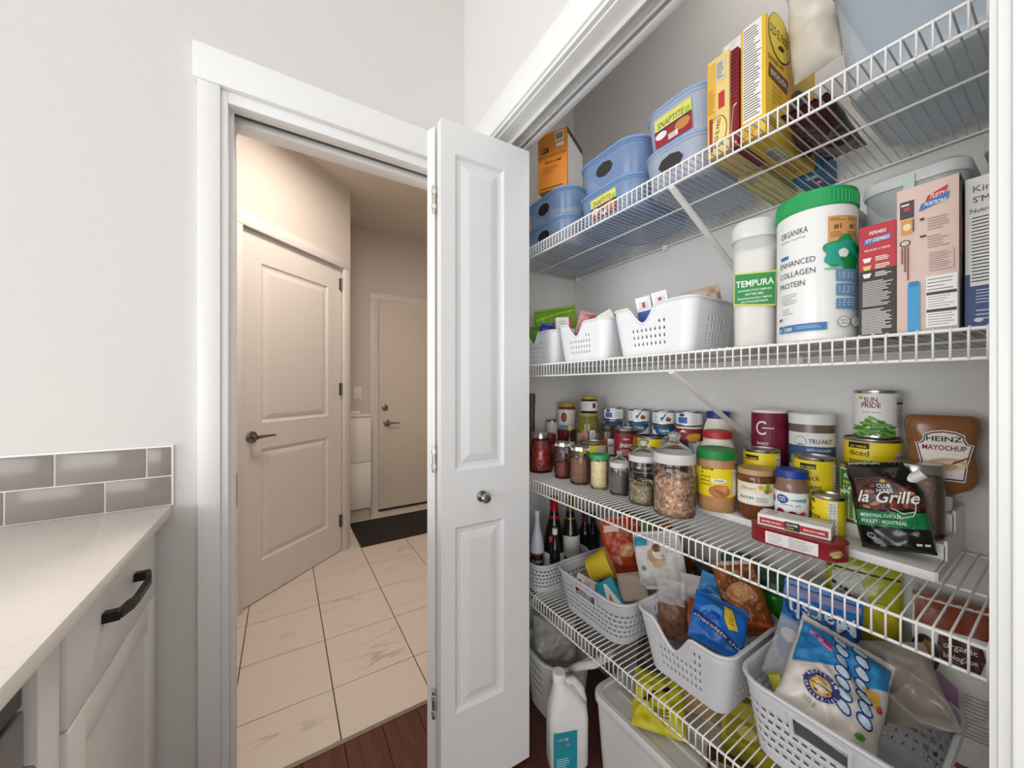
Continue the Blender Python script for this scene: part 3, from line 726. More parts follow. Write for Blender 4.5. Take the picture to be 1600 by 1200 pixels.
# --- glass jars in the front row
def bail(t): pass
pj = jar('glass_bowl_jar', 'round glass jar of dried red chillies with silver lid', .842, 1.128, Z3, .050, .150, '#c9c8c5', None, glass=CLEAR, lid_mat=METAL, neckR=.032, sh=.55, lid_h=.022, fill=(M('#8f2a26', .4, kind='voro', var=.6, scale=60, bump=.8), .085))
bm = bmesh.new(); rg = random.Random(5)
for i in range(34):
    a = rg.uniform(0, 6.28); r = rg.uniform(.01, .040); z = rg.uniform(.02, .095); b = a + rg.uniform(-1, 1); l = .017
    c = Vector((r*math.cos(a), r*math.sin(a), z)); d = Vector((math.cos(b), math.sin(b), rg.uniform(-.6, .6))).normalized()
    pts = [c-d*l, c-d*l*.3+Vector((0, 0, .003)), c+d*l*.4, c+d*l]
    for p in pts:
        q = math.hypot(p.x, p.y)
        if q > .044: p.x *= .044/q; p.y *= .044/q
    add_tube(bm, pts, [.002, .006, .005, .001], 6)
fin('dried_chillies', bm, [M('#a32c27', .3, var=.3)], pj, 60)['kind'] = 'stuff'
def mason(label, x, y, R, h, fm, fz, label_c=None, off=0):
    t = jar('mason_jar', label, x, y, Z3, R, h, '#cfcdca', None, glass=CLEAR, lid_mat=METAL, neckR=R*.80, sh=.78, lid_h=.016, lidR=R*.86, fill=(fm, fz), off=off)
    bm = bmesh.new()
    for k in range(24):
        a = 2*math.pi*k/24; add_box(bm, R*.862*math.cos(a)-.0007, R*.862*math.sin(a)-.0007, h-.015, R*.862*math.cos(a)+.0007, R*.862*math.sin(a)+.0007, h-.006)
    fin('lid_band_ridge', bm, METAL, t)
    return t
mason('small glass jar of dark red powder with silver lid, by the chillies', .848, 1.003, .0295, .128, M('#8a4a42', .8, kind='voro', var=.3, scale=300, bump=.4), .055)
mason('small glass jar of brown ground spice with silver lid', .849, .913, .0345, .126, M('#96705c', .85, kind='voro', var=.35, scale=350, bump=.6), .085)
oj = jar('oat_jar', 'small glass jar of rolled oats with bright green lid', .857, .832, Z3, .029, .110, '#1f9a58', None, glass=CLEAR, neckR=.0265, sh=.80, lid_h=.015, lidR=.031, fill=(M('#e6d6ae', .8, kind='voro', var=.25, scale=220, bump=.5), .088))
flakes(oj, .0275, .012, .088, 700, ['#f0e2bc', '#dcc898', '#f6ecd2'], 2, .0035, 'oats')
def canister(name, label, x, y, R, h, zl, collar, knob, fillc, fz, fl=None, seal='#f3f2f0'):
    """glass canister: zl = body height, lid above with a glass knob"""
    t = thing(name, label, 'canister', (x, y, Z3), face_cam(x, y))
    lathe('glass_body', [(0, .004), (R*.8, .003), (R*.92, 0), (R*.99, .006), (R, .014), (R, zl-.020), (R*.97, zl-.008), (R*.93, zl-.002), (R*.93, zl)], CLEAR, t, 40, smooth=50)
    lathe('lid_seal', [(R*.90, zl-.001), (R*.99, zl), (R*1.0, zl+.004), (R*.99, zl+collar), (R*.90, zl+collar+.001), (R*.90, zl-.001)], M(seal, .35, alpha=.6, var=.02), t, 40)
    z = zl+collar; kh = h-z
    L = lathe('glass_lid', [(R*.93, z), (R*.90, z+.004), (R*.55, z+kh*.34), (R*.26, z+kh*.52), (R*.22, z+kh*.62), (R*.30, z+kh*.72), (R*.36, z+kh*.84), (R*.30, z+kh*.95), (R*.12, z+kh), (0, z+kh)], M('#ffffff', .06, kind='glass'), t, 40, smooth=60)
    lathe('glass_knob', [(0, z+kh*.52), (R*.20, z+kh*.56), (R*.27, z+kh*.74), (R*.32, z+kh*.84), (R*.26, z+kh*.94), (0, z+kh*.98)], M('#f2f4f5', .08, alpha=.22), L, 32, smooth=60)
    lathe('contents', [(0, .006), (R*.85, .007), (R*.95, .016), (R*.95, fz-.004), (R*.88, fz), (0, fz+.003)], fillc, t, 36, smooth=60)
    if fl: flakes(t, R*.985, .010, fz, *fl)
    return t
canister('seed_canister', 'small glass canister of dark chia seeds with white seal', .864, .757, .0285, .132, .082, .014, 1, M('#7d766d', .7, kind='voro', var=.5, scale=420, bump=.6), .064)
canister('grain_canister', 'medium glass canister holding pumpkin and sunflower seeds below a bulbous lid', .856, .664, .040, .178, .118, .016, 1, M('#a89b7c', .8, kind='voro', var=.4, scale=180, bump=.7), .052, (900, ['#c4b78a', '#8f8868', '#e3d7b2', '#6f674f'], 4, .0042, 'seeds'))
canister('cereal_canister', 'large glass canister of toasted cereal flakes with tall glass lid', .852, .566, .0505, .208, .132, .024, 1, M('#c9a284', .8, kind='voro', var=.35, scale=110, bump=.9), .094, (2200, ['#e3bfa0', '#cfa585', '#f0d2b8', '#b08a6c'], 6, .0062, 'cereal_flakes'))
# --- cocoa tin and jars seen behind the canisters
def pr_cocoa(P, R, h):
    P.rect(-.032, h*.18, .032, h*.92, '#2a1a17').txt("HERSHEY'S", 0, h*.73, .0125, '#efe9e2', w=.046).txt('100% · CACAO', 0, h*.56, .009, '#efe9e2', w=.044).rect(-.03, h*.47, .03, h*.485, '#cbb79c').txt('COCOA', 0, h*.30, .012, '#d9c7ac', w=.034)
can('cocoa_tin', 'dark brown cocoa tin behind the glass canister of seeds', .950, .737, Z3, .039, .135, '#33201c', pr_cocoa)
jar('jam_jar', 'jam jar with maroon lid behind the cereal canister', .954, .627, Z3, .033, .118, '#7d1b2c', M('#4a2a26', .3, var=.1), lab=(.03, .085), lab_c='#efe9e6')
jar('olive_jar', 'black-lidded dark jar beside the maroon fruit tin', 1.030, .672, U1, .032, .088, '#171615', M('#221c1a', .25, var=.2), lab=(.02, .05), lab_c='#3b2a24')
# --- peanut butter
def pr_pb(P, R, h):
    P.rect(-.060, h*.25, .060, h*.70, YEL).rect(-.034, h*.675, -.006, h*.705, BK).txt('no name', -.020, h*.681, .0055, YEL)
    for i, s in enumerate(('all', 'natural', 'peanut butter', 'smooth')): P.txt(s, -.036, h*(.61-.062*i), .0085, BK, al='l', bold=False)
    P.ell(.008, h*.345, .024, h*.105, '#b9713d').ell(.012, h*.365, .017, h*.07, '#cd8a55', .5).ell(.006, h*.335, .012, h*.035, '#a5602f', -.5).ell(.017, h*.39, .007, h*.025, '#dba06c', .9)
    P.ell(.006, h*.515, .017, h*.036, WH).txt('Simple', .006, h*.503, .0075, BK).rect(.037, h*.28, .056, h*.69, '#eceae2').lines(.039, h*.29, .054, h*.66, 22, '#55524c')
jar('peanut_butter_jar', 'peanut butter jar with green lid and yellow label', .930, .502, T0, .0425, .152, '#12853e', M('#b98a58', .35, var=.08), pr_pb, lab=(.040, .106), lab_c=YEL, neckR=.0405, sh=.86, lid_h=.025, lidR=.0445)
def pr_honey(P, R, h):
    P.rect(-.045, h*.32, .045, h*.74, '#f5f2ea').rect(-.045, h*.53, .045, h*.74, '#efe6cf').txt('Oliveri', -.016, h*.60, .012, '#7a6a3c', bold=False)
    for i, (x, z, c) in enumerate(((.010, .67, '#d9b92e'), (.018, .64, '#e2c53a'), (.024, .69, '#7fa33a'), (.030, .62, '#d88a2a'), (.022, .60, '#5d8f2c'))): P.ell(x, h*z, .0055, .0055, c)
    P.txt('RAYIM', -.018, h*.42, .010, '#3d3a36', bold=False).lines(.0, h*.38, .03, h*.48, 3, '#9a968e')
jar('honey_jar', 'round amber honey jar with tan lid and white label', .945, .417, T0, .0365, .116, '#c09a6c', M('#70401f', .15, var=.1), pr_honey, lab=(.036, .086), lab_c='#f5f2ea', neckR=.034, sh=.84, lid_h=.013, lidR=.0365, foot=.8)
def pr_blue(P, R, h):
    P.rect(-.040, h*.16, .036, h*.60, '#f3f4f6').ell(-.017, h*.50, .012, h*.075, '#1f4f9c').txt('great', -.017, h*.515, .0065, WH).txt('value', -.017, h*.47, .0065, WH).poly([(-.006, h*.50), (.028, h*.545), (.028, h*.47)], '#58b3d6')
    P.txt('cranberry · jelly', -.002, h*.40, .0058, '#37507a', bold=False)
    for x, z, r in ((-.020, .27, .008), (.002, .245, .009), (.016, .235, .007), (-.006, .22, .007)): P.ell(x, h*z, r, r, '#8c1f33')
    P.ell(.020, h*.29, .005, .004, '#c0465a').rect(-.040, h*.42, -.034, h*.53, '#7a2f3d')
jar('jelly_jar', 'small jam jar with blue lid and white fruit label', .9535, .349, T0, .0305, .125, '#163f9b', M('#8a6a58', .2, var=.08), pr_blue, lab=(.018, .078), lab_c='#f3f4f6', neckR=.026, sh=.72, lid_h=.016, lidR=.0295)
# --- yellow and green cans
def pr_no(words, small=None):
    def f(P, R, h):
        P.rect(-R*.95, h*.80, -R*.15, h*.89, BK).txt('no name', -R*.55, h*.815, h*.06, YEL)
        for i, s in enumerate(words): P.txt(s, -R*.85, h*(.60-.155*i), h*.13, BK, al='l', bold=False)
        P.rect(R*.75, h*.1, R*1.25, h*.9, '#efeee8').lines(R*.78, h*.12, R*1.2, h*.85, 14, '#6b675c')
    return f
can('corn_can', 'yellow can stacked on the rack behind the honey jar', 1.026, .440, T1, .0395, .124, YEL, pr_no(['mais vert', 'creme', 'corn']))
can('bean_can', 'yellow can of beans behind the blue-lidded jam jar', 1.022, .331, T1, .0365, .123, YEL, pr_no(['black', 'beans', 'riz', 'rice']), off=.25)
can('tomato_paste_can', 'small yellow can in front of the asparagus tin', .962, .287, T0, .0275, .083, YEL, pr_no(['pate', 'tomate', 'paste']), off=-.75)
def pr_asp(P, R, h):
    P.rect(-.040, h*.55, .040, h*.92, '#2b7a34').txt('ASPARAGUS', -.028, h*.78, .0135, WH, al='l', w=.058).txt('FINE POINT', -.028, h*.67, .010, '#e8d437', al='l', w=.05).txt("L'ASPERGE", -.028, h*.56, .0135, WH, al='l', w=.058)
    for i in range(9):
        x = -.032+i*.008; P.rect(x, h*.08, x+.0055, h*(.40+.03*(i % 3)), ['#8fae4b', '#a9c064', '#6f9440'][i % 3]); P.ell(x+.0027, h*(.42+.03*(i % 3)), .0034, .009, '#5d8238')
can('asparagus_can', 'green asparagus can standing under the diced tomato can', 1.020, .252, T1, .032, .117, '#dfe6c4', pr_asp, lid=M('#cfc98a', .3, 1))
def pr_tom(P, R, h):
    P.rect(-R*.9, h*.83, -R*.1, h*.93, BK).txt('no name', -R*.5, h*.85, .008, YEL).txt('diced', -R*.85, h*.71, .017, BK, al='l', bold=False).txt('tomatoes', -R*.85, h*.575, .017, BK, al='l', bold=False).rect(R*.8, h*.1, R*1.3, h*.8, '#d9d4de').lines(R*.83, h*.1, R*1.25, h*.75, 12, '#6a6470')
can('diced_tomato_can', 'large yellow diced tomato can below the green bean can', 1.105, .253, T2, .0475, .128, YEL, pr_tom)
def pr_sun(P, R, h):
    P.txt('SUN', -.020, h*.75, .0155, '#8d1a1c', al='l', w=.022).txt('PRIDE', -.024, h*.64, .0155, '#8d1a1c', al='l', w=.031).ell(-.0255, h*.845, .004, .003, '#e6a23a').txt('green beans', -.022, h*.53, .006, '#8f8f87', al='l', bold=False)
    rg = random.Random(4)
    for i in range(80):
        x = rg.uniform(-.033, .024); z = h*(.07+.38*rg.random()*(1-abs(x+.004)/.05)); P.k -= 1 if i % 3 else 0
        P.ell(x, z, .008, .0023, ['#4f8a2d', '#69a83c', '#3b7423', '#7cb84c'][i % 4], rg.uniform(-.7, .7), 10)
    P.lines(.030, h*.25, .046, h*.85, 16, '#6a6a66').rect(.030, h*.72, .046, h*.76, '#222222')
can('green_bean_can', 'white green bean can on top of the diced tomato can', 1.105, .247, T2+.1285, .037, .104, '#f3f2ee', pr_sun)
def pr_tru(P, R, h):
    P.rect(-.060, h*.30, .060, h*.56, '#3f5a8f').rect(-.060, h*.56, .060, h*.74, '#f0efec').ell(-.022, h*.62, .0125, h*.072, '#1d5a3c').ell(-.022, h*.62, .0115, h*.066, '#f0efec').txt('W', -.022, h*.60, .012, '#1d5a3c', rot=math.pi)
    P.txt('TRU-NUT', -.006, h*.60, .0150, '#1c5c3d', al='l', w=.048).txt('KETO COLLAGEN', -.008, h*.495, .0080, WH, al='l', w=.046).txt('Peanut Butter Flavour', -.004, h*.445, .0052, WH, al='l', w=.040, bold=False)
    P.ell(-.032, h*.40, .014, .008, '#76a83f', .3).ell(-.020, h*.37, .010, .006, '#4f8a33', -.3).ell(-.038, h*.36, .008, .010, '#9bbf5a')
jar('peanut_powder_jar', 'brown powder jar with white lid and blue band label', 1.104, .362, T2, .0445, .175, '#f4f3f0', M('#75655a', .3, var=.08), pr_tru, lab=(.03, .130), lab_c='#f0efec', neckR=.0425, sh=.90, lid_h=.026, lidR=.0460)
def pr_pan(P, R, h):
    P.rect(-.060, .004, .060, h*.93, '#7a1237')
    for i in range(15):
        a = R_(55 + 250*i/14); P.k -= 1 if i else 0; P.rect(-.016+.013*math.cos(a)-.0022, h*.74+.016*math.sin(a)-.0022, -.016+.013*math.cos(a)+.0022, h*.74+.016*math.sin(a)+.0022, WH)
    P.rect(-.016, h*.735, .010, h*.748, WH).txt('PANKO', -.028, h*.49, .0105, WH, al='l', w=.026).txt('BREAD CRUMBS', -.028, h*.435, .0055, '#d9a8b8', al='l', w=.028).txt('CHAPELURE', -.026, h*.39, .0055, '#d9a8b8', al='l', w=.022)
t = can('panko_canister', 'maroon panko canister with white rim behind the diagonal brace', 1.106, .455, T2, .0405, .178, '#7a1237', pr_pan, rim=M('#f2efee', .4), cat='canister')
# --- mayonnaise jars
def mayo(label, x, y, z, R, h, lidc, off=0):
    return jar('mayonnaise_jar', label, x, y, z, R, h, lidc, M('#f0ead9', .25, var=.02), None, lab=(.03, h*.55), lab_c='#e8e3dc', neckR=R*.72, sh=.66, lid_h=.020, lidR=R*.80, group='mayonnaise jars')
mayo('cream mayonnaise jar with a red lid behind the peanut butter', 1.012, .5425, T1, .0445, .160, '#b5202c')
mayo('cream mayonnaise jar with a dark blue lid at the back wall', 1.108, .592, T2, .040, .166, '#1b2a86')
# --- tuna and small cans at the back
def pr_tuna1(P, R, h): P.rect(-.04, .005, .04, h-.005, '#f2f3f6').rect(-.034, h*.2, -.006, h*.62, '#2a63ab').ell(-.022, h*.76, .009, .005, '#1d3f86').lines(.004, h*.2, .03, h*.8, 5, '#9aa7b8')
def pr_tuna2(P, R, h): P.rect(-.04, .005, .04, h-.005, '#f2f3f6').poly([(-.012, h*.45), (-.006, h*.28), (.010, h*.85), (.003, h*.80), (-.005, h*.5), (-.009, h*.58)], '#2a6bb0').ell(.014, h*.40, .009, .007, '#8a4a2a').ell(.012, h*.52, .005, .004, '#a9633a').lines(-.035, h*.2, -.018, h*.8, 4, '#8b93a0')
def pr_tam(P, R, h): P.rect(-.04, .005, .04, h-.005, '#f2f3f6').ell(0, h*.62, .030, h*.42, '#12557f').rect(-.04, h*.62, .04, h-.005, '#12557f').txt('TAMAM', 0, h*.50, .0125, WH, w=.030).txt('TUNA', 0, h*.36, .005, WH, bold=False)
def pr_blu(P, R, h): P.rect(-.04, .005, .04, h-.005, '#1c4f8f').rect(.0, .005, .03, h*.6, '#8fa9c4').txt('tuna', -.016, h*.4, .010, WH, bold=False)
def pr_fruit(P, R, h): P.rect(-.044, .005, .044, h-.005, '#8e1f27').ell(.014, h*.32, .022, h*.26, '#e2a32a').ell(.026, h*.42, .012, h*.16, '#eec04c').poly([(-.03, h*.62), (-.018, h*.80), (-.006, h*.62)], '#f1e9e2').rect(-.044, h*.86, .044, h*.97, '#e9e2dc')
for nm, yy, Rr, up, lo, ul, ll, hl in (('a', 1.000, .0375, pr_tuna1, pr_blu, 'flat white tuna can with blue patch, leftmost of the top row', 'flat navy tuna can, leftmost of the lower row at the back', .046),
        ('b', .880, .0375, pr_tuna2, pr_tam, 'flat tuna can with blue check mark, second of the top row', 'teal and white tuna can in the lower row, left of its twin', .046),
        ('c', .776, .0375, pr_tuna2, pr_tam, 'flat tuna can with blue check mark, third of the top row', 'teal and white tuna can in the lower row, right of its twin', .046),
        ('d', .684, .0400, pr_tuna1, pr_fruit, 'flat white tuna can with blue patch on the maroon fruit tin', 'maroon fruit tin with yellow fruit below a flat tuna can', .056)):
    zb = U2 if nm != 'd' else U2-.012
    if nm == 'd': can('fruit_tin', ll, 1.1085, yy, U2, Rr, .050, '#8e1f27', lo); zt = U2+.0505
    else: can('tuna_can', ll, 1.1085, yy, U2, Rr, hl, '#e9ecef', lo, group='tuna cans on the back rack'); zt = U2+hl+.0005
    can('tuna_can', ul, 1.1085, yy, zt, Rr, .046, '#f2f3f6', up, group='tuna cans on the back rack')
def pr_bd(P, R, h): P.rect(-.030, h*.30, -.002, h*.52, '#a51f2c').txt('ROMA', -.016, h*.36, .008, WH).rect(0, h*.05, .028, h*.55, '#eceaea').txt('BD', .013, h*.30, .014, BK)
jar('sauce_jar', 'brown sauce jar with dark lid and BD label', 1.0385, .962, U1, .0335, .114, '#3a3129', M('#4d3626', .25, var=.15), pr_bd, sh=.8, off=-.1)
def pr_inny(P, R, h): P.rect(-.040, .008, .040, h*.86, '#8f1c2a').txt('Aunt', 0, h*.66, .010, WH, shear=.3).txt('JINNY', 0, h*.42, .018, WH, w=.044).lines(-.02, h*.15, .025, h*.35, 4, '#e3c9c9').ell(.034, h*.6, .010, h*.2, '#caa27e').rect(-.040, h*.86, .040, h*.93, '#22120f')
can('red_brand_can', 'crimson can with white lettering before the teal tuna cans', 1.030, .873, U1, .0405, .108, '#8f1c2a', pr_inny)
can('yellow_soup_can', 'wide yellow can with grey back panel behind the mason jars', .952, .957, Z3, .049, .125, YEL, lambda P, R, h: P.rect(.012, .008, .060, h*.92, '#cfccc2').rect(-.035, h*.62, -.01, h*.70, BK).txt('thon', -.03, h*.4, .02, BK, al='l', bold=False))
can('olive_can', 'dark-topped yellow can behind the bulbous seed canister lid', 1.028, .768, U1, .043, .094, YEL, pr_no(['olives', 'noires']), lid=M('#3b3a38', .3, 1))
# --- left back corner
def pr_pick(P, R, h): P.ell(-.016, h*.34, .016, h*.20, '#c98f78').txt('E', -.014, h*.28, .020, '#7b2f20').rect(.006, h*.05, .030, h*.55, '#e9e7e2').lines(.008, h*.08, .028, h*.5, 9, '#8a867e').rect(.0, h*.05, .006, h*.55, '#4d1c1c')
jar('pickle_jar', 'green pickle jar carrying a small dark jar on its lid', 1.050, 1.084, U1, .0455, .150, '#a59a45', M('#7f7a35', .12, var=.25, scale=60), pr_pick, neckR=.036, sh=.72, lid_h=.014, lab=(.01, .07), lab_c='#bfb79a')
jar('dark_jam_jar', 'small dark jar with gold lid on top of the pickle jar', 1.050, 1.077, U1+.1505, .034, .066, '#b9a33c', M('#2a1512', .15, var=.1), lambda P, R, h: P.rect(-.028, h*.12, .030, h*.70, '#e6e2da').lines(-.024, h*.3, .006, h*.6, 4, '#98938a').rect(.014, h*.3, .027, h*.58, '#3a3836'), lab=(.008, .046), lab_c='#e6e2da', sh=.76, lid_h=.012)
def pr_rsauce(P, R, h): P.rect(-.034, h*.38, .014, h*.84, '#efece6').ell(-.012, h*.66, .013, h*.11, '#5b2a1e').ell(-.012, h*.66, .010, h*.08, '#b0563a').rect(-.034, h*.38, .014, h*.48, '#6aa9c9').rect(-.03, h*.0+.01, .03, h*.1, '#7a1014')
jar('pasta_sauce_jar', 'red pasta sauce jar with gold lid in the back corner', 1.058, 1.224, U1, .0385, .186, '#b49a3a', M('#8c2a22', .2, var=.15), pr_rsauce, neckR=.034, sh=.82, lid_h=.018, lab=(.07, .155), lab_c='#efece6')
can('white_spice_tin', 'small white tin with dark lid left of the red sauce', .995, 1.248, Z3, .0255, .178, '#d8cfc9', lambda P, R, h: P.rect(-.025, h*.1, .025, h*.5, '#b53a44'), lid=M('#35302c', .4))
pmil = lathe('pepper_mill', [(0, 0), (.019, 0), (.019, .02), (.014, .05), (.013, .20), (.0145, .235), (.0125, .245), (.0155, .255), (.0155, .285), (.014, .295), (0, .296)], M('#5b4636', .35, var=.3, kind='wood'), None, 24)
pmil.location = (.888, 1.250, Z3); tag(pmil, 'tall brown pepper mill beside the pantry side wall', 'pepper mill')
jar('beet_jar', 'squat dark red jar behind the chilli jar', .935, 1.190, Z3, .031, .130, '#7b1420', M('#6e1420', .2, var=.15), sh=.78, lid_h=.02, lab=(.05, .09), lab_c='#a5525c')
def pr_sp(P, R, h): P.rect(-.018, h*.25, .018, h*.62, '#ece6e2').rect(-.018, h*.25, .018, h*.36, '#a12a35').txt('LOU', 0, h*.47, .009, BK)
bt_ = jar('sauce_bottle', 'slim dark sauce bottle with red and white label', .965, 1.098, Z3, .0195, .172, '#c3b06a', M('#33190f', .12, var=.1), pr_sp, neckR=.010, sh=.62, lid_h=.02, lab=(.04, .108), lab_c='#ece6e2')
# --- inverted mayo-ketchup bottle
hz = thing('squeeze_bottle', 'upside-down brown squeeze bottle with keystone label at right', 'bottle', (1.092, .152, T2), face_cam(1.092, .152, .12))
HB = M('#8f5d38', .18, var=.05)
B0 = .031
loft('bottle_body', [(B0-.004, .024, .022, .010), (B0+.004, .042, .030, .014), (B0+.014, .076, .044, .021), (B0+.028, .094, .050, .024), (B0+.045, .098, .052, .025), (B0+.064, .090, .050, .024), (B0+.085, .086, .049, .023), (B0+.105, .092, .050, .023), (B0+.128, .099, .052, .022), (B0+.143, .097, .050, .022), (B0+.151, .090, .044, .020), (B0+.154, .076, .032, .015)], HB, hz, 6, 60)
lathe('cap', [(0, 0), (.013, 0), (.0145, .003), (.0145, .024), (.0125, .029), (0, .029)], M('#f0eeea', .35), hz, 28)
def hy(z):
    zz = z-B0; S = [(.028, .050), (.045, .052), (.064, .050), (.085, .049), (.105, .050), (.128, .052), (.143, .050)]
    for (a, b), (c, d) in zip(S, S[1:]):
        if a <= zz <= c: return (b+(d-b)*(zz-a)/(c-a))/2
    return .025
P = Print(lambda x, z, o: (x, -hy(z)-.0008-o*1.6, z), .006)
def key(s, dz=0):
    return [(x*s, B0+.080+(z-.080)*s+dz) for x, z in ((-.026, .030), (.026, .030), (.029, .060), (.035, .092), (.037, .100), (.030, .102), (.026, .110), (.026, .118), (.015, .124), (0, .1265), (-.015, .124), (-.026, .118), (-.026, .110), (-.030, .102), (-.037, .100), (-.035, .092), (-.029, .060))]
P.poly(key(1.0), '#efe9e4').poly(key(.955), '#4d1616').poly(key(.90), '#f3ece4')
P.ell(.004, B0+.062, .026, .012, '#d9b48c', .1).ell(.006, B0+.060, .020, .008, '#ead0b0').ell(.007, B0+.058, .011, .0045, '#d2a67a').poly([(.008, B0+.061), (.012, B0+.067), (.031, B0+.079), (.031, B0+.0765), (.014, B0+.064)], '#6e2418')
P.txt('HEINZ', 0, B0+.105, .0135, BK, w=.045).txt('MAYOCHUP', 0, B0+.088, .0135, '#8b1a26', w=.055)
P.build(hz)
mason3 = jar('spice_mason_jar', 'large mason jar of brown spice with silver lid behind the black pouch', 1.026, .174, T1, .0365, .136, '#cfcdca', None, glass=CLEAR, lid_mat=METAL, neckR=.032, sh=.80, lid_h=.018, lidR=.0355, fill=(M('#a3897a', .8, kind='voro', var=.25, scale=260, bump=.4), .112))
# --- marinade pouch
def pr_grille(P, w, h):
    z0 = 0
    P.poly([(-.040, h*.83), (.006, h*.86), (.034, h*.72), (.046, h*.60), (.046, h*.50), (-.040, h*.44)], '#4a1f16')
    rg = random.Random(2)
    for i in range(26):
        P.k -= 1 if i % 4 else 0
        P.ell(rg.uniform(-.032, .036), h*rg.uniform(.49, .74), rg.uniform(.003, .009), rg.uniform(.002, .005), ['#8a3d22', '#6b2417', '#a85a34', '#341410', '#c07a52'][i % 5], rg.uniform(-1, 1), 10)
    P.rect(-.013, h*.655, .013, h*.785, '#1a0f0c').txt('CLUB', 0, h*.725, .0095, WH, w=.020).txt('HOUSE', 0, h*.672, .0095, WH, w=.022).ell(0, h*.805, .004, .003, '#c9a24a')
    P.txt('la Grille', .0, h*.555, .030, '#f3efe9', w=.080, shear=.35)
    P.rect(-.046, h*.28, .047, h*.455, '#0c7a44').txt('MONTREAL CHICKEN', -.040, h*.385, .0085, '#eaf3ea', al='l', w=.056).txt('POULET - MONTREAL', -.040, h*.315, .0085, '#eaf3ea', al='l', w=.060)
    for a, b in (((.004, .50), (.018, .44)), ((.018, .44), (.034, .47)), ((.034, .47), (.036, .55)), ((.010, .44), (.014, .39)), ((.014, .39), (.030, .42)), ((.030, .42), (.034, .47))):
        P.k -= 1; dx = b[0]-a[0]; dz = h*(b[1]-a[1]); l = math.hypot(dx, dz); ox, oz = -dz/l*.0006, dx/l*.0006
        P.poly([(a[0]-ox, h*a[1]-oz), (b[0]-ox, h*b[1]-oz), (b[0]+ox, h*b[1]+oz), (a[0]+ox, h*a[1]+oz)], '#efe9e4')
    P.k += 1
    P.ell(-.030, h*.17, .006, .005, '#c9c6c2').ell(-.030, h*.17, .005, .004, '#1a1817').rect(.026, h*.10, .033, h*.125, '#d8d4cf').rect(.036, h*.10, .043, h*.125, '#d8d4cf')
po = pouch('marinade_pouch', 'glossy black marinade pouch with green band and white spout', (.950, .189, T0+.003), .098, .156, .040, film('#131211', .2), pr_grille, rx=R_(-8), ry=R_(-9), seed=3, cr=.004, cs=26, cut=.35, gusset=True, zc=False, seal=.004)
po.location = (.953, .184, T0+.006)
tube('spout', [(.028, .004, .124), (.040, .002, .131), (.054, .0, .139)], [.0085, .009, .0085], M('#eceae6', .35), po, 14)
# --- oval fish tin and carton on it
ft = thing('oval_fish_tin', 'long oval crimson fish tin on the third shelf front', 'tin', (.879, .313, Z3), R_(-83))
FT = M('#8f1822', .35, var=.05)
loft('tin_wall', [(0, .150, .056, .0279), (.001, .156, .062, .0309), (.031, .156, .062, .0309), (.0325, .158, .064, .0319), (.034, .156, .062, .0309)], FT, ft, 12, 40)
loft('tin_lid', [(.0335, .150, .056, .0279), (.0325, .146, .052, .0259), (.0318, .120, .030, .0149)], M('#a89f7a', .3, .9, var=.1), ft, 12, 40)
P = Print(front_map(-.031), .05)
P.rect(-.045, .004, .040, .028, '#eeeae6').lines(-.040, .006, -.012, .026, 8, '#8d8884').lines(-.006, .006, .034, .026, 8, '#8d8884').rect(.046, .006, .047, .007, '#8f1822'); P.build(ft)
def ftm(x, z, o):
    a = x/.0309; return (.047+math.sin(a)*(.0309+o), -math.cos(a)*(.0309+o), z)
P = Print(ftm, .005); P.ell(.020, .016, .013, .010, '#6a3b1c').ell(.018, .017, .010, .004, '#c9a468', .4).ell(.023, .014, .008, .003, '#a57c44', .4).ell(.019, .012, .007, .003, '#d6b67e', .3); P.build(ft)
def pr_clover(P, w, h): P.rect(-w/2+.004, h*.18, w/2-.004, h*.72, '#b5202a').rect(-.012, h*.10, .012, h*.80, BK).txt('CLOVER', 0, h*.48, .0062, WH, w=.019).txt('LEAF', -.003, h*.20, .0062, '#d9b23a', w=.013).txt('SMOKED MUSSELS', -w*.29, h*.36, .0055, WH, w=.034).txt('MOULES FUMEES', w*.29, h*.36, .0055, WH, w=.032)
carton('smoked_fish_carton', 'small red and white fish carton lying on the oval tin', .884, .318, Z3+.0345, .118, .048, .023, '#f0ece6', pr_clover, rz=R_(-80), pt=lambda P, w, d: P.ell(0, 0, .02, .012, '#e6dfd6').lines(-w*.4, -d*.3, -w*.2, d*.3, 5, '#b8a9a0'))
#@@PART4
# ================================================================== SECOND SHELF
Z2 = ZS[1] + .0018
BW = M('#eef0f3', .38, var=.01)
def bk2(label, y, sy, sx=.20, h=.118, x0=.782):
    return basket('perforated_basket', label, (x0+sx/2, y, Z2), (sx, sy), (sx*.86, sy*.84), h, BW, 0, 'round', 19, 26, 7, dip=(2, .36, .40, .24), r=.03, row0=1, row1=5, mg=5, skip=2, rim_r=.0032, group='white perforated baskets on the second shelf')
bk2('white perforated basket, largest and rightmost of three on the second shelf', .595, .245, .215, .128)
bk2('white perforated basket, middle of three on the second shelf', .848, .225, .20, .120)
bk2('white perforated basket, leftmost of three and half hidden by the door', 1.080, .215, .20, .115)
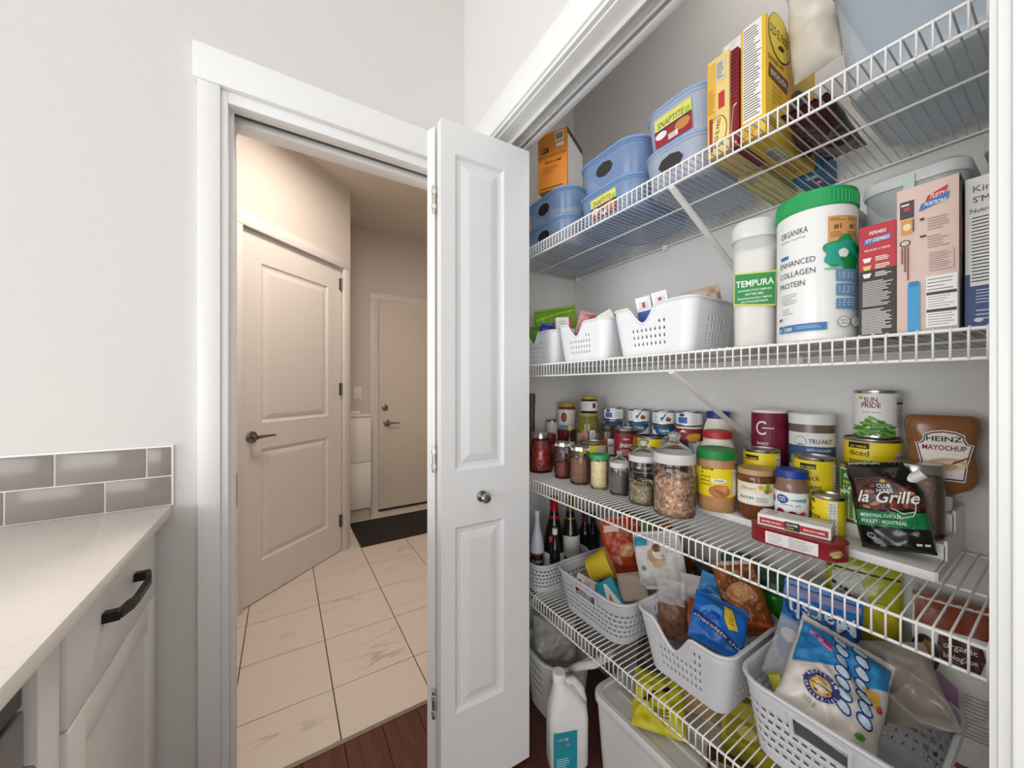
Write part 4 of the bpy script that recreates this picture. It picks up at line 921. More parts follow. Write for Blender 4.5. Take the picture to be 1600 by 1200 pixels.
# contents of these baskets
pouch('snack_bag', 'lime green snack bag rising from the left basket', (.915, 1.120, Z2+.168), .165, .120, .040, film('#7fae2d', .3), lambda P, w, h: P.ell(.0, -h*.1, .022, .014, '#8a5a34', .4).ell(.012, -h*.12, .010, .008, '#c99a5c').poly([(-w*.45, h*.2), (w*.45, h*.36), (w*.45, h*.30), (-w*.45, h*.12)], '#a6cf57'), seed=11, ry=R_(-8), rx=R_(-12))
pouch('chip_packet', 'dark blue packet with white logo in the left basket', (.872, 1.105, Z2+.118), .085, .070, .030, film('#1c3a9a', .3), lambda P, w, h: P.ell(0, -.002, .022, .012, '#e8ecf5').ell(0, -.002, .013, .006, '#c23a4c'), seed=12, ry=R_(10))
pouch('green_packet', 'small green packet at the door edge of the left basket', (.835, 1.150, Z2+.108), .050, .075, .025, film('#5c9a2c', .3), seed=13)
carton('cracker_carton', 'white cracker carton with red end beside the dark blue packet', .872, 1.020, Z2+.060, .055, .026, .112, '#f0efee', lambda P, w, h: P.lines(-w*.4, h*.3, w*.3, h*.9, 8, '#b9b3b0').rect(w*.36, h*.1, w*.5, h, '#c0303c'), rz=face_cam(.87, .99, .25), ry=R_(-4))
pouch('pink_packet', 'crinkled pink packet in the middle basket', (.885, .918, Z2+.130), .070, .075, .022, film('#d89a9a', .25, .85), seed=14, cr=.009, ry=R_(15))
pouch('red_packet', 'red snack packet behind the scoop of the middle basket', (.905, .862, Z2+.120), .080, .065, .028, film('#a3332c', .25), lambda P, w, h: P.ell(0, 0, .018, .010, '#d9794a').ell(.02, .01, .008, .006, '#8a1f1a'), seed=15, cr=.008)
carton('tea_carton', 'thin green and white carton leaning between two white baskets', .900, .792, Z2+.055, .060, .014, .112, '#dfe7d8', lambda P, w, h: P.rect(-w/2, 0, -w*.3, h, '#3a8f4c'), ry=R_(-28))
def pr_bw(P, w, h): P.rect(-w/2, 0, w/2, h*.55, '#2a63b5').rect(-w*.3, h*.62, w*.3, h*.85, '#d9dde2').rect(-w*.1, h*.66, w*.1, h*.82, '#b8373f')
for i, (x, y, dz, lb) in enumerate(((.895, .672, .082, 'blue and white stick carton, left one of a pair in the large basket'), (.895, .620, .086, 'blue and white stick carton, right one of a pair in the large basket'))):
    carton('stick_carton', lb, x, y, Z2+dz, .040, .075, .092, '#f2f3f4', pr_bw, rz=R_(-60), ry=R_(-10), group='stick cartons in the large basket')
pouch('blue_packet', 'small navy packet beside the stick cartons', (.950, .600, Z2+.118), .05, .06, .014, film('#23408e', .3), lambda P, w, h: P.ell(0, 0, .014, .007, '#b23040'), seed=16)
pouch('paper_sack', 'tan paper sack folded over the rim of the large basket', (.925, .535, Z2+.128), .090, .095, .030, M('#c9b39a', .8, var=.1, scale=20, bump=.3), seed=17, cr=.011, cs=30, seal=0, ry=R_(-10))
pouch('brown_wrapper', 'crumpled brown wrapper next to the paper sack', (.880, .575, Z2+.122), .045, .05, .014, M('#7a5a44', .6, var=.2), seed=18, cr=.01, seal=0)
pouch('clear_wrapper', 'clear plastic wrapper standing out of the large basket at the right', (.955, .495, Z2+.125), .035, .085, .01, CF, seed=19, cr=.008, seal=0)
carton('spice_carton', 'narrow dark nutrition-label carton behind the tempura tub', .955, .4185, Z2, .044, .06, .235, '#efedea', lambda P, w, h: P.rect(-w/2, h*.62, w/2, h, '#3a332e').lines(-w*.45, h*.05, w*.45, h*.58, 22, '#4a4642').rect(-w/2, 0, w/2, h*.04, '#222222'), rz=R_(-90))
# tempura tub
tp = thing('tempura_tub', 'tall translucent tub of tempura flour with green label', 'tub', (.842, .374, Z2), face_cam(.842, .374))
loft('tub_body', [(0, .066, .066, .020), (.004, .072, .072, .024), (.215, .078, .078, .026), (.222, .074, .074, .026), (.226, .074, .074, .026)], M('#f3f4f3', .3, alpha=.55, var=.01), tp, 6)
loft('flour', [(.002, .062, .062, .018), (.004, .068, .068, .022), (.196, .0735, .0735, .024), (.202, .06, .06, .02)], M('#f3ece0', .85, var=.02), tp, 6)
loft('screw_lid', [(.224, .080, .080, .030), (.228, .084, .084, .031), (.252, .083, .083, .031), (.262, .072, .072, .030), (.266, .05, .05, .022)], M('#f0f2f1', .3, alpha=.8, var=.01), tp, 6)
P = Print(front_map(-.0385), .05)
P.poly([(-.036, .088), (.034, .080), (.036, .150), (-.034, .154)], '#cfd94a').poly([(-.0345, .091), (.0335, .083), (.035, .147), (-.0335, .151)], '#1f8a43').txt('TEMPURA', 0, .124, .018, WH, w=.064).txt('JAPANESE STYLE TEMPURA', 0, .114, .0055, '#dcecd8', w=.058).txt('BATTER MIX', 0, .106, .0055, WH).txt('MELANGE POUR PATE A TEMPURA', 0, .098, .005, WH, w=.058).txt('DE STYLE JAPONAIS', 0, .091, .005, WH, w=.045)
P.build(tp)
# collagen tub
co = thing('collagen_tub', 'large white protein tub with green lid', 'tub', (.822, .264, Z2), face_cam(.822, .264))
R = .0572
lathe('tub_body', [(0, .002), (R*.92, .002), (R*.97, 0), (R, .006), (R, .222), (R*.985, .226), (R*.985, .232)], M('#f3f3f1', .3, var=.01), co, 48)
lathe('screw_lid', [(R*.98, .226), (R*1.02, .227), (R*1.02, .252), (R*1.0, .257), (R*.96, .2585), (R*.92, .256), (0, .256)], M('#18a457', .4, var=.02), co, 48)
bm = bmesh.new()
for k in range(60):
    a = 2*math.pi*k/60; add_box(bm, R*1.02*math.cos(a)-.0008, R*1.02*math.sin(a)-.0008, .229, R*1.02*math.cos(a)+.0008, R*1.02*math.sin(a)+.0008, .250)
fin('lid_ridge', bm, M('#18a457', .4, var=.02), co)
P = Print(cyl_map(R))
P.txt('ORGANIKA', -.056, .187, .0155, '#3b3d42', al='l', w=.046, bold=False).txt('NATURAL SOLUTIONS', -.055, .179, .005, '#8d9096', al='l', w=.042, bold=False)
P.rect(-.056, .149, -.040, .155, '#3d78ad').txt('ENHANCED', -.058, .134, .014, '#4a5158', al='l', w=.058, bold=False).txt('COLLAGEN', -.058, .115, .014, '#4a5158', al='l', w=.058, bold=False).txt('PROTEIN', -.058, .096, .014, '#4a5158', al='l', w=.044, bold=False)
P.rect(.016, .158, .066, .206, '#e2a76a').txt('#1', .029, .184, .012, '#3a2a1a').txt('#1', .053, .184, .012, '#3a2a1a').lines(.019, .170, .040, .180, 3, '#8a6238').lines(.044, .170, .064, .180, 3, '#8a6238').lines(.019, .197, .040, .203, 2, '#8a6238').lines(.044, .197, .064, .203, 2, '#8a6238')
import cmath
def wob(cx, cz, r, n, amp, ph, sx=1): return [(cx+sx*r*(1+amp*math.sin(5*a+ph))*math.cos(a), cz+r*(1+amp*math.sin(5*a+ph))*math.sin(a)) for a in [2*math.pi*i/n for i in range(n)]]
P.poly(wob(.040, .145, .026, 40, .16, .4, 1.1), '#16994f').poly(wob(.036, .142, .022, 40, .12, 1.9, 1.15), '#2aa792').poly(wob(.048, .128, .014, 30, .2, .2), '#118a45').poly(wob(.037, .143, .0075, 24, .06, .5), '#f3f3f1').ell(.022, .118, .012, .0018, '#7cc8a5')
for i, z in enumerate((.096, .072, .050)): P.rect(.026, z, .062, z+.020 if i < 2 else z+.017, '#6f97bd').lines(.030, z+.004, .058, z+.016, 3, '#d8e4f0')
P.lines(-.052, .066, -.022, .086, 5, '#b9bcc0').lines(-.050, .048, -.030, .060, 3, '#b9bcc0').rect(-.056, .016, -.047, .029, '#3d78ad').rect(-.045, .016, .014, .029, '#3d78ad').txt('100', -.043, .0185, .009, WH, al='l').txt('18', -.0515, .019, .006, WH).lines(-.026, .020, .011, .026, 2, '#a9c6df')
for x in (.036, .055): P.ell(x, .028, .0085, .0085, '#55585c').ell(x, .028, .0078, .0078, '#f3f3f1')
P.txt('KETO', .036, .029, .004, '#55585c').txt('CETO', .036, .024, .004, '#55585c').lines(.051, .022, .059, .034, 5, '#55585c').ell(-.050, .040, .004, .002, '#3b3d42', .8)
P.build(co)
# cartons at the right
def pr_rb(P, w, h):
    P.rect(-w/2, h*.60, w/2, h, '#c5303c').rect(-w/2, 0, w/2, h*.60, '#35302f').poly([(-w*.32, h*.885), (w*.30, h*.905), (w*.30, h*.945), (-w*.30, h*.925)], '#c5303c').txt('FERMES', 0, h*.915, .0075, WH, w=w*.46, shear=.2).poly([(-w*.36, h*.83), (w*.36, h*.85), (w*.36, h*.895), (-w*.36, h*.875)], '#5a86c4').txt('ET DEMIES', 0, h*.85, .0075, WH, w=w*.62, shear=.2)
    P.txt('MELANGE A CREPES', 0, h*.77, .0042, WH, w=w*.7)
    for z in (.69, .62, .55): P.poly([(-w*.36, h*(z-.02)), (-w*.20, h*(z-.02)), (-w*.15, h*(z+.02)), (-w*.40, h*(z+.02))], WH if z != .62 else '#e6cf7a').lines(-w*.05, h*(z-.02), w*.40, h*(z+.025), 3, WH, .5)
    P.lines(-w*.40, h*.27, w*.42, h*.50, 15, '#d9d6d4', .5).lines(-w*.42, h*.02, w*.42, h*.25, 16, '#d9d6d4', .55)
carton('pancake_mix_carton', 'narrow carton with red top and black text panel', .832, .178, Z2, .042, .070, .178, '#35302f', pr_rb, rz=R_(-88))
def pr_tan(P, w, h):
    P.rect(-w*.44, h*.79, -w*.20, h*.91, '#4a4244').ell(-w*.32, h*.855, .004, .003, '#c23a5a').lines(-w*.42, h*.87, -w*.22, h*.90, 1, WH).rect(-w*.42, h*.68, -w*.23, h*.78, '#e2a040').ell(-w*.32, h*.73, .004, .005, '#f4e2c0').rect(-w*.22, h*.69, -w*.20, h*.78, '#4a3a2c')
    P.ell(-w*.35, h*.62, .0055, .005, '#2d2522').ell(-w*.35, h*.62, .0042, .0036, '#e3c9bd').poly([(-w*.02, h*.862), (w*.30, h*.895), (w*.34, h*.945), (w*.02, h*.905)], '#c9303a').txt('TUSTY', w*.16, h*.882, .0085, WH, w=w*.24, shear=.3).poly([(-w*.12, h*.815), (w*.34, h*.855), (w*.36, h*.90), (-w*.08, h*.86)], '#3f78bd').txt('PORTIONS', w*.13, h*.838, .0075, WH, w=w*.34, shear=.3)
    P.lines(w*.02, h*.67, w*.40, h*.76, 5, '#b5998c').rect(-w*.10, h*.75, -w*.03, h*.765, '#3a3030').lines(w*.02, h*.55, w*.36, h*.64, 5, '#b5998c').rect(-w*.10, h*.635, w*.0, h*.648, '#4a4040').rect(w*.04, h*.40, w*.42, h*.53, '#d6bcb2').lines(w*.05, h*.41, w*.41, h*.52, 8, '#ab8f86')
    for x, a, b in ((-.41, .48, .59), (-.36, .42, .59), (-.31, .36, .59)): P.rect(w*x, h*a, w*x+.0016, h*b, '#8a4a48')
    P.rect(-w*.30, 0, -w*.10, h*.335, '#3a9fd6').rect(-w*.28, h*.31, -w*.12, h*.345, '#2a7fb6').rect(w*.0, h*.02, w*.48, h*.36, '#f4f2f0').lines(w*.02, h*.26, w*.46, h*.35, 4, '#aaa6a4').rect(w*.01, h*.235, w*.47, h*.255, '#3c3937').lines(w*.03, h*.15, w*.45, h*.23, 5, '#aaa6a4').rect(w*.01, h*.12, w*.47, h*.14, '#3c3937').lines(w*.03, h*.03, w*.45, h*.115, 5, '#aaa6a4')
carton('snack_bar_carton', 'tall dusty pink carton with blue panel', .826, .1235, Z2, .060, .085, .214, '#e3c9bd', pr_tan, rz=R_(-89), prr=lambda P, d, h: P.rect(-d/2, 0, d/2, h, '#3a2a26').rect(-d/2, h*.5, d/2, h*.75, '#7d2430'))
def pr_kin(P, w, h):
    P.rect(-w/2, 0, w/2, h*.36, '#3f5387').txt('Kinnikinnick', -w*.44, h*.90, .0125, '#7a6f4a', al='l', w=w*.50, bold=False).txt("S'MOREABLES", -w*.44, h*.83, .0115, '#3c3a38', al='l', w=w*.52, bold=False).txt('Nutrition Facts', -w*.46, h*.765, .0075, '#4a4846', al='l', w=w*.38, bold=False)
    P.rect(-w*.46, h*.28, w*.2, h*.75, '#f6f5f2').lines(-w*.45, h*.30, w*.18, h*.74, 20, '#8f8d89', .3).lines(-w*.42, h*.16, w*.1, h*.26, 5, '#c3cce0').lines(-w*.42, h*.05, w*.1, h*.13, 3, '#c3cce0').ell(-w*.40, h*.055, .004, .003, '#e6ebf5')
carton('graham_carton', 'white and navy biscuit carton against the right door jamb', .832, .0295, Z2, .122, .055, .208, '#f1f0ed', pr_kin, rz=R_(-90))
GT = M('#dfe7e5', .3, alpha=.5, var=.02)
def bin2(label, x, y, sx, sy, h, lidc):
    t = thing('storage_bin', label, 'container', (x, y, Z2), 0, group='translucent bins on the second shelf')
    loft('tub_body', [(0, sx*.88, sy*.88, .02), (.004, sx*.92, sy*.92, .024), (h*.9, sx, sy, .028), (h*.92, sx*1.02, sy*1.02, .028)], GT, t, 5, 40, True, False)
    loft('clip_lid', [(h*.905, sx*1.05, sy*1.05, .03), (h*.92, sx*1.07, sy*1.07, .03), (h*.97, sx*1.05, sy*1.05, .03), (h, sx*.92, sy*.92, .03)], M(lidc, .35, alpha=.8, var=.02), t, 5)
    box('lid_latch', (-sx*.54-.004, -.007, h*.80), (-sx*.535, .007, h*.95), M('#cddad6', .35), t, .001)
bin2('large translucent grey storage bin behind the pink carton', 1.012, .165, .16, .125, .305, '#e4e8e7')
bin2('small translucent bin with green clip lid behind the white protein tub', 1.022, .288, .13, .085, .285, '#cfe0da')
bin2('translucent bin with pale green lid behind the navy biscuit carton', 1.012, .025, .15, .120, .325, '#d5e2dd')
# ================================================================== TOP SHELF
Z1 = ZS[0] + .0018
TB = M('#a3c1ea', .2, alpha=.50, var=.03); TBR = M('#86aee0', .22, alpha=.72, var=.03); TBF = M('#d3def2', .25, alpha=.55, var=.03)
def chalk(hexc='#2f2d2c'):
    return lambda P, sy, h: P.ell(0, h*.55, .034, .020, hexc, 0, 8).lines(-.018, h*.48, .020, h*.60, 2, '#6f6c69', .12)
def snap(P, sy, h):
    P.rect(-.050, h*.50, .050, h*.78, '#e3df6a').txt('SNAPTITE', -.006, h*.54, .020, '#2e3560', w=.072, shear=.15, bold=False).rect(.034, h*.52, .046, h*.64, '#9ccc3f').poly([(-.050, h*.46), (.050, h*.46), (.050, h*.50), (-.050, h*.50)], '#1f2c55').rect(-.050, h*.12, .050, h*.46, '#a32030').ell(-.032, h*.36, .016, .009, '#e9ecf0').ell(.026, h*.34, .020, .012, '#c98a4a').rect(-.012, h*.16, .014, h*.28, '#efe9e4').lines(-.010, h*.17, .012, h*.27, 4, '#8a3038')
c1, c2, c3 = 1.045, .772, .549
tub('food_tub', 'blue lidded tub with black tag, lower one at the door edge', (.957, c1+.02, Z1), .31, .26, .092, TB, pr=chalk('#151515'), rimm=TBR, group='blue food tubs')
tub('food_tub', 'blue lidded tub with black tag, upper one at the door edge', (.957, c1+.02, Z1+.098), .31, .26, .092, TB, pr=chalk('#151515'), rimm=TBR, group='blue food tubs')
tub('food_tub', 'blue tub with yellow and red paper sleeve, lower one in the middle stack', (.957, c2, Z1), .31, .245, .092, TB, pr=snap, rimm=TBR, group='blue food tubs')
tub('food_tub', 'blue tub with grey chalk tag, upper one in the middle stack', (.965, c2+.004, Z1+.098), .31, .245, .102, TB, pr=chalk(), rimm=TBR, group='blue food tubs')
tub('food_tub', 'pale blue tub with grey chalk tag, lower one beside the dinner cartons', (.957, c3, Z1), .31, .190, .096, TBF, pr=chalk(), rimm=TB, group='blue food tubs')
tub('food_tub', 'pale blue tub with yellow and red sleeve, upper one beside the dinner cartons', (.965, c3, Z1+.102), .31, .190, .106, TBF, pr=snap, rimm=TB, group='blue food tubs')
# food inside the tubs at the door edge
for i, (dz, c) in enumerate(((.006, '#d9c889'), (.104, '#e0d3a0'))):
    lb = ['cream wrapped food inside the lower tub at the door edge', 'cream wrapped food inside the upper tub at the door edge'][i]
    pouch('wrapped_food', lb, (.90, 1.05, Z1+dz+.04), .12, .06, .05, M(c, .6, var=.15, scale=40), seed=21+i, seal=0, cr=.008)
def pr_orange(P, w, h):
    P.rect(w*.10, h*.80, w*.40, h*.96, '#efeae4').lines(w*.12, h*.81, w*.38, h*.955, 1, '#efeae4')
    for k in range(9): P.k -= 1 if k else 0; P.rect(w*(.13+.028*k), h*.83, w*(.13+.028*k)+.0012*(1+k % 2), h*.94, '#222222')
    P.rect(w*.14, h*.70, w*.40, h*.77, '#efe3d8').rect(-w*.38, h*.66, -w*.12, h*.74, '#241a12').ell(-w*.33, h*.70, .005, .005, '#e8c9a0').ell(-w*.33, h*.70, .003, .003, '#241a12').lines(-w*.27, h*.68, -w*.14, h*.72, 2, '#e8c9a0').txt('FENCH ME', .004, h*.46, .012, '#5a2e0e', w=w*.55).lines(-w*.3, h*.30, w*.3, h*.42, 4, '#c9741f').rect(-w*.5, h*.58, w*.5, h*.61, '#c9741f').lines(-w*.42, h*.02, w*.42, h*.06, 1, '#5a2e0e')
carton('energy_bar_carton', 'orange carton standing on the tubs in the far corner', .875, 1.045, Z1+.098+.0985, .112, .155, .205, '#df8a2a', pr_orange, rz=R_(-63), prr=lambda P, d, h: P.rect(-d*.45, h*.05, d*.5, h*.9, '#d9d6d2').rect(-d*.5, h*.9, d*.5, h, '#3a342f'))
# dinner cartons
def pr_oep(P, w, h):
    P.rect(-w/2, h*.30, -w*.12, h*.96, '#e6b84a').rect(-w*.08, h*.74, w*.34, h*.94, '#d9d3c4').lines(-w*.05, h*.76, w*.30, h*.93, 8, '#a39c8c').rect(w*.02, h*.46, w*.30, h*.62, '#c23a34').ell(w*.02, h*.24, .018, h*.155, '#3a2c16').ell(w*.02, h*.24, .0168, h*.147, '#efd98c').rect(-w*.40, h*.06, -w*.24, h*.40, '#a33a26').txt('OLD EL PASO', w*.06, h*.24, .0115, '#2c1c10', w=h*.25, rot=math.pi/2-.15)
    P.lines(-w*.46, h*.45, -w*.14, h*.70, 9, '#c79a34')
carton('taco_kit_carton', 'tan dinner kit carton standing beside the pale blue tubs', .861, .4265, Z1, .046, .125, .215, '#edcf84', pr_oep, rz=R_(-90))
def pr_redc(P, w, h):
    for k in range(14): P.rect(-w/2, h*(.45+.04*k), w/2, h*(.465+.04*k), '#6a1220')
    P.poly([(-w*.3, h*.05), (w*.4, h*.03), (w*.4, h*.44), (-w*.1, h*.42), (-w*.4, h*.2)], '#e6b3a8').poly([(-w*.22, h*.07), (w*.4, h*.05), (w*.4, h*.42), (-w*.05, h*.40), (-w*.3, h*.2)], '#7d1624')
carton('red_sauce_carton', 'thin dark red carton squeezed between two dinner kit cartons', .861, .394, Z1, .014, .12, .208, '#8a1b2a', pr_redc, rz=R_(-90))
pouch('white_sachet', 'white sachet poking out over the tan dinner carton', (.862, .424, Z1+.245), .052, .075, .012, M('#ece6e0', .5, var=.05), seed=24, cr=.006, rz=R_(-90), seal=0)
DKD = .245
def pr_dk_side(P, d, h):
    P.ell(-d*.25, h*.90, .052, h*.20, '#2a2016', -.25).ell(-d*.25, h*.905, .050, h*.19, '#f5dc55', -.25).txt('OLD EL PASO', -d*.27, h*.88, .026, '#2a1a10', w=.085, shear=.1).poly([(-d*.30, h*.80), (-d*.20, h*.80), (-d*.17, h*.84), (-d*.24, h*.85)], '#2a1a10')
    P.txt('DINNER KIT', -d*.46, h*.64, .013, '#3a2a10', al='l', w=.068).poly([(-d*.46, h*.49), (-d*.12, h*.47), (-d*.10, h*.59), (-d*.45, h*.61)], '#6a2a1a').txt('ENCHILADA', -d*.28, h*.515, .016, '#f3e9dc', w=.070)
    for k in range(4): P.txt(['12 soft tortillas', 'seasoning mix', 'enchilada sauce', 'mild'][k], -d*.40, h*(.42-.045*k), .0075, '#3a2410', al='l', bold=False)
    P.ell(d*.20, h*.33, .068, h*.30, '#1d1714').ell(d*.18, h*.26, .058, h*.20, '#6b2c1c').ell(d*.08, h*.27, .030, .018, '#b8642c', .3).ell(d*.20, h*.22, .028, .014, '#d9a05a', .3).ell(d*.14, h*.37, .018, .010, '#a85a42').lines(-d*.46, h*.06, -d*.25, h*.15, 3, '#5a3a10')
def pr_dk(P, w, h): P.rect(-w*.40, h*.16, w*.36, h*.99, '#f5f3ee').lines(-w*.38, h*.18, w*.34, h*.97, 34, '#a8a49c', .35).lines(-w*.38, h*.03, w*.3, h*.12, 4, '#b98a20')
def pr_dk_bot(P, w, d): P.rect(-w*.3, -d*.05, w*.3, d*.22, '#efe9dc').lines(-w*.28, -d*.03, w*.28, d*.2, 12, '#3a352c', .5).lines(-w*.4, -d*.4, w*.3, -d*.1, 7, '#b3862a')
carton('enchilada_kit_carton', 'bright yellow enchilada dinner kit carton with a white back panel', .805+DKD/2, .3605, Z1+.0022, .046, DKD, .235, '#eec02f', pr_dk, rz=R_(-90), prr=pr_dk_side, pb=pr_dk_bot)
carton('pasta_carton', 'pale yellow carton lying flat behind the tan dinner carton', 1.045, .432, Z1, .055, .205, .040, '#e3dc8a', lambda P, w, h: P.lines(-w*.4, h*.2, w*.4, h*.8, 3, '#b5a650'), rz=R_(-88), pb=lambda P, w, d: P.lines(-w*.4, -d*.4, w*.4, d*.1, 5, '#cfc46a', .15).rect(-w*.3, d*.30, w*.1, d*.42, '#f0eccb').lines(-w*.28, d*.31, w*.08, d*.41, 6, '#55503c', .4))
carton('tea_bag_carton', 'blue carton lying flat at the back of the top shelf', 1.105, .358, Z1, .060, .090, .050, '#1f6e9c', None, rz=R_(-92), pb=lambda P, w, d: P.rect(-w*.05, d*.25, w*.35, d*.42, '#dfe6ea').rect(-w*.1, -d*.2, w*.3, d*.1, '#1a4f86').ell(w*.12, -d*.05, .010, .012, '#b53040').ell(w*.14, -d*.06, .005, .006, '#f0e9e4').lines(-w*.45, -d*.4, -w*.25, d*.3, 2, '#3f8fbd', .2))
pouch('coffee_bag', 'dark maroon foil bag lying between the enchilada kit and the grey bin', (.965, .292, Z1+.034), .075, .24, .050, film('#4a1a1c', .22), lambda P, w, h: P.rect(-w*.3, h*.1, w*.3, h*.4, '#1d1715'), rz=R_(-88), rx=R_(-90), seed=26, cr=.005)
pouch('white_bag', 'soft white bag tucked above the enchilada kit carton', (.900, .2925, Z1+.222), .078, .190, .060, M('#ded6cb', .5, var=.05), rz=R_(-90), seed=27, cr=.008, cs=14, seal=0, ry=R_(-4))
gb = tub('grey_bin', 'large translucent blue-grey bin filling the right end of the top shelf', (.972, .110, Z1), .32, .275, .215, M('#cdd9e4', .25, alpha=.55, var=.03), r=.045, rimm=M('#a9c0de', .25, alpha=.7, var=.02), taper=.86)
#@@PART5
# ================================================================== LOWEST SHELF
Z4 = ZS[3] + .0018
GW = M('#c9cbcf', .42, var=.02); GW2 = M('#e2e3e6', .4, var=.015)
basket('woven_basket', 'grey weave-pattern basket with a slot handle, left of the white one', (.944, .815, Z4), (.345, .300), (.300, .245), .130, GW, 0, 'slot', 13, 12, 8, r=.055, handle=(2, 3, 5, 7), rim_r=.005, row0=1, row1=6)
basket('scooped_basket', 'deep white perforated basket of baking chips on the lowest shelf', (.922, .522, Z4), (.262, .240), (.205, .190), .150, GW2, 0, 'round', 21, 27, 7, dip=(2, .40, .42, .30), r=.035, rim_r=.0045, row0=1, row1=6, mg=4, skip=2)
basket('woven_basket', 'pale weave-pattern basket holding marshmallows at the right end', (.920, .250, Z4), (.262, .272), (.222, .230), .145, GW2, 0, 'slot', 13, 12, 8, r=.05, handle=(2, 3, 5, 7), rim_r=.005, row0=1, row1=6)
basket('woven_basket', 'small grey weave-pattern basket of bottles beside the door leaf', (.880, 1.125, Z4), (.260, .225), (.242, .205), .098, GW, 0, 'slot', 11, 11, 7, r=.05, rim_r=.0045, row0=1, row1=6)
ZB = Z4 + .006
def bottle(name, label, x, y, R, h, glass, cap, prof, z=ZB, pr=None, foil=None, lab=None, lab_c='#eceae4', cat='bottle'):
    t = thing(name, label, cat, (x, y, z), face_cam(x, y))
    lathe('bottle_glass', [(0, .006), (R*.7, .004), (R*.93, 0), (R, .006)] + [(R*a, h*b) for a, b in prof], glass, t, 32, smooth=60)
    ra, rb = prof[-1]
    if foil: fr, f0 = foil; lathe('foil_cap', [(R*fr*1.12, h*f0), (R*ra*1.15, h*(f0+.06)), (R*ra*1.2, h*.94), (R*ra*1.3, h*.96), (R*ra*1.25, h*1.0), (0, h*1.002)], cap, t, 24, smooth=50)
    else: lathe('cap', [(R*ra*1.1, h*(rb-.07)), (R*ra*1.15, h*(rb-.065)), (R*ra*1.15, h*.995), (R*ra*1.0, h), (0, h)], cap, t, 24)
    if lab: lathe('paper_label', [(R*1.004, lab[0]), (R*1.008, lab[0]+.0004), (R*1.008, lab[1]-.0004), (R*1.004, lab[1])], M(lab_c, .5), t, 32)
    if pr: P = Print(cyl_map(R*1.01)); pr(P, R, h); P.build(t)
    return t
WP = [(1, .56), (.96, .62), (.70, .70), (.42, .77), (.36, .84), (.35, .97)]
CP = [(1, .42), (.97, .50), (.78, .62), (.50, .74), (.38, .84), (.34, .96)]
DK = M('#14100f', .1, var=.1)
t = bottle('rub_bottle', 'frosted squeeze bottle with black BBQ label next to the door', .806, 1.100, .0265, .262, M('#c3ccd6', .35, var=.03), M('#dfe4ea', .35), [(1, .42), (.98, .50), (.80, .62), (.46, .76), (.36, .84), (.30, .97)], pr=lambda P, R, h: P.rect(-.028, h*.10, .028, h*.40, '#171413').txt('DAN', .0, h*.29, .017, WH, w=.036).txt('RUB', .0, h*.20, .017, WH, w=.034).rect(-.028, h*.40, .028, h*.425, '#8a1a1f'))
bottle('sparkling_wine_bottle', 'dark bottle with red foil top', .880, 1.091, .0385, .305, DK, M('#a3121b', .25, .3, var=.1), CP, foil=(.5, .74), lab=(.04, .10), pr=lambda P, R, h: P.poly([(-.020, h*.53), (-.008, h*.56), (.0, h*.51), (-.014, h*.46)], '#d24a2a').rect(.006, h*.20, .034, h*.34, '#eceae4'))
bottle('small_dark_bottle', 'short dark bottle with white screw cap', .846, 1.044, .0190, .205, M('#1a1512', .1), M('#e9e9e9', .35), [(1, .60), (.9, .68), (.5, .78), (.45, .97)])
bottle('gold_foil_bottle', 'dark bottle with gold foil top', .959, 1.088, .0375, .290, M('#1b1a14', .1, var=.1), M('#8d7838', .3, .6, var=.1), CP, foil=(.5, .72), lab=(.07, .15), lab_c='#d7d5cf')
bottle('purple_cap_bottle', 'black bottle with purple cap', 1.047, 1.097, .0300, .226, M('#121015', .1), M('#6a1b5a', .3, .3), WP, foil=(.36, .80), z=Z4)
bottle('black_cap_bottle', 'slender black bottle right of the purple-capped one', 1.108, 1.112, .028, .200, M('#0f0e0e', .1), M('#2a2628', .3), WP, foil=(.36, .80), z=Z4)
# basket A contents
def chipbag(P, w, h): P.ell(.012, -h*.06, .030, .020, '#d98a55', .5).ell(.018, -h*.02, .012, .008, '#f0c898', .3).ell(.0, -h*.12, .012, .008, '#e7b98a', .8).rect(-w*.40, h*.28, -w*.02, h*.40, '#e7cfc4').ell(.02, -h*.3, .02, .012, '#b5431c')
pouch('chip_bag', 'orange-red chip bag standing in the grey woven basket', (1.015, .872, .665), .135, .180, .028, film('#b8441e', .25), chipbag, seed=31, ry=R_(-12), rx=R_(-14))
pouch('brown_bag', 'dark brown snack bag with pale dots behind the orange bag', (1.062, .905, .680), .090, .16, .028, film('#3a1a12', .3), lambda P, w, h: [P.ell(-w*.3+.012*k, h*.30+.004*k, .003, .0045, '#e9ded2') for k in range(7)], seed=32, ry=R_(20), rx=R_(-6))
cp = thing('noodle_cup', 'tipped yellow snack cup in the grey woven basket', 'cup', (.888, .912, .598))
cp.rotation_euler = Vector((.62, -.62, .42)).to_track_quat('Z', 'Y').to_euler()
lathe('cup_wall', [(0, 0), (.034, 0), (.036, .003), (.050, .075), (.0515, .078), (.050, .079), (.048, .076), (.034, .006), (0, .006)], M('#e3c02c', .4, var=.06), cp, 36)
lathe('cup_lid', [(.049, .0775), (.049, .079), (.046, .0785), (0, .0785)], M('#ecdf9a', .35), cp, 36)
P = Print(cyl_map(.0445), .008); P.rect(-.02, .018, .022, .048, '#4a2314').ell(.004, .026, .009, .008, '#d9a12a'); P.build(cp)
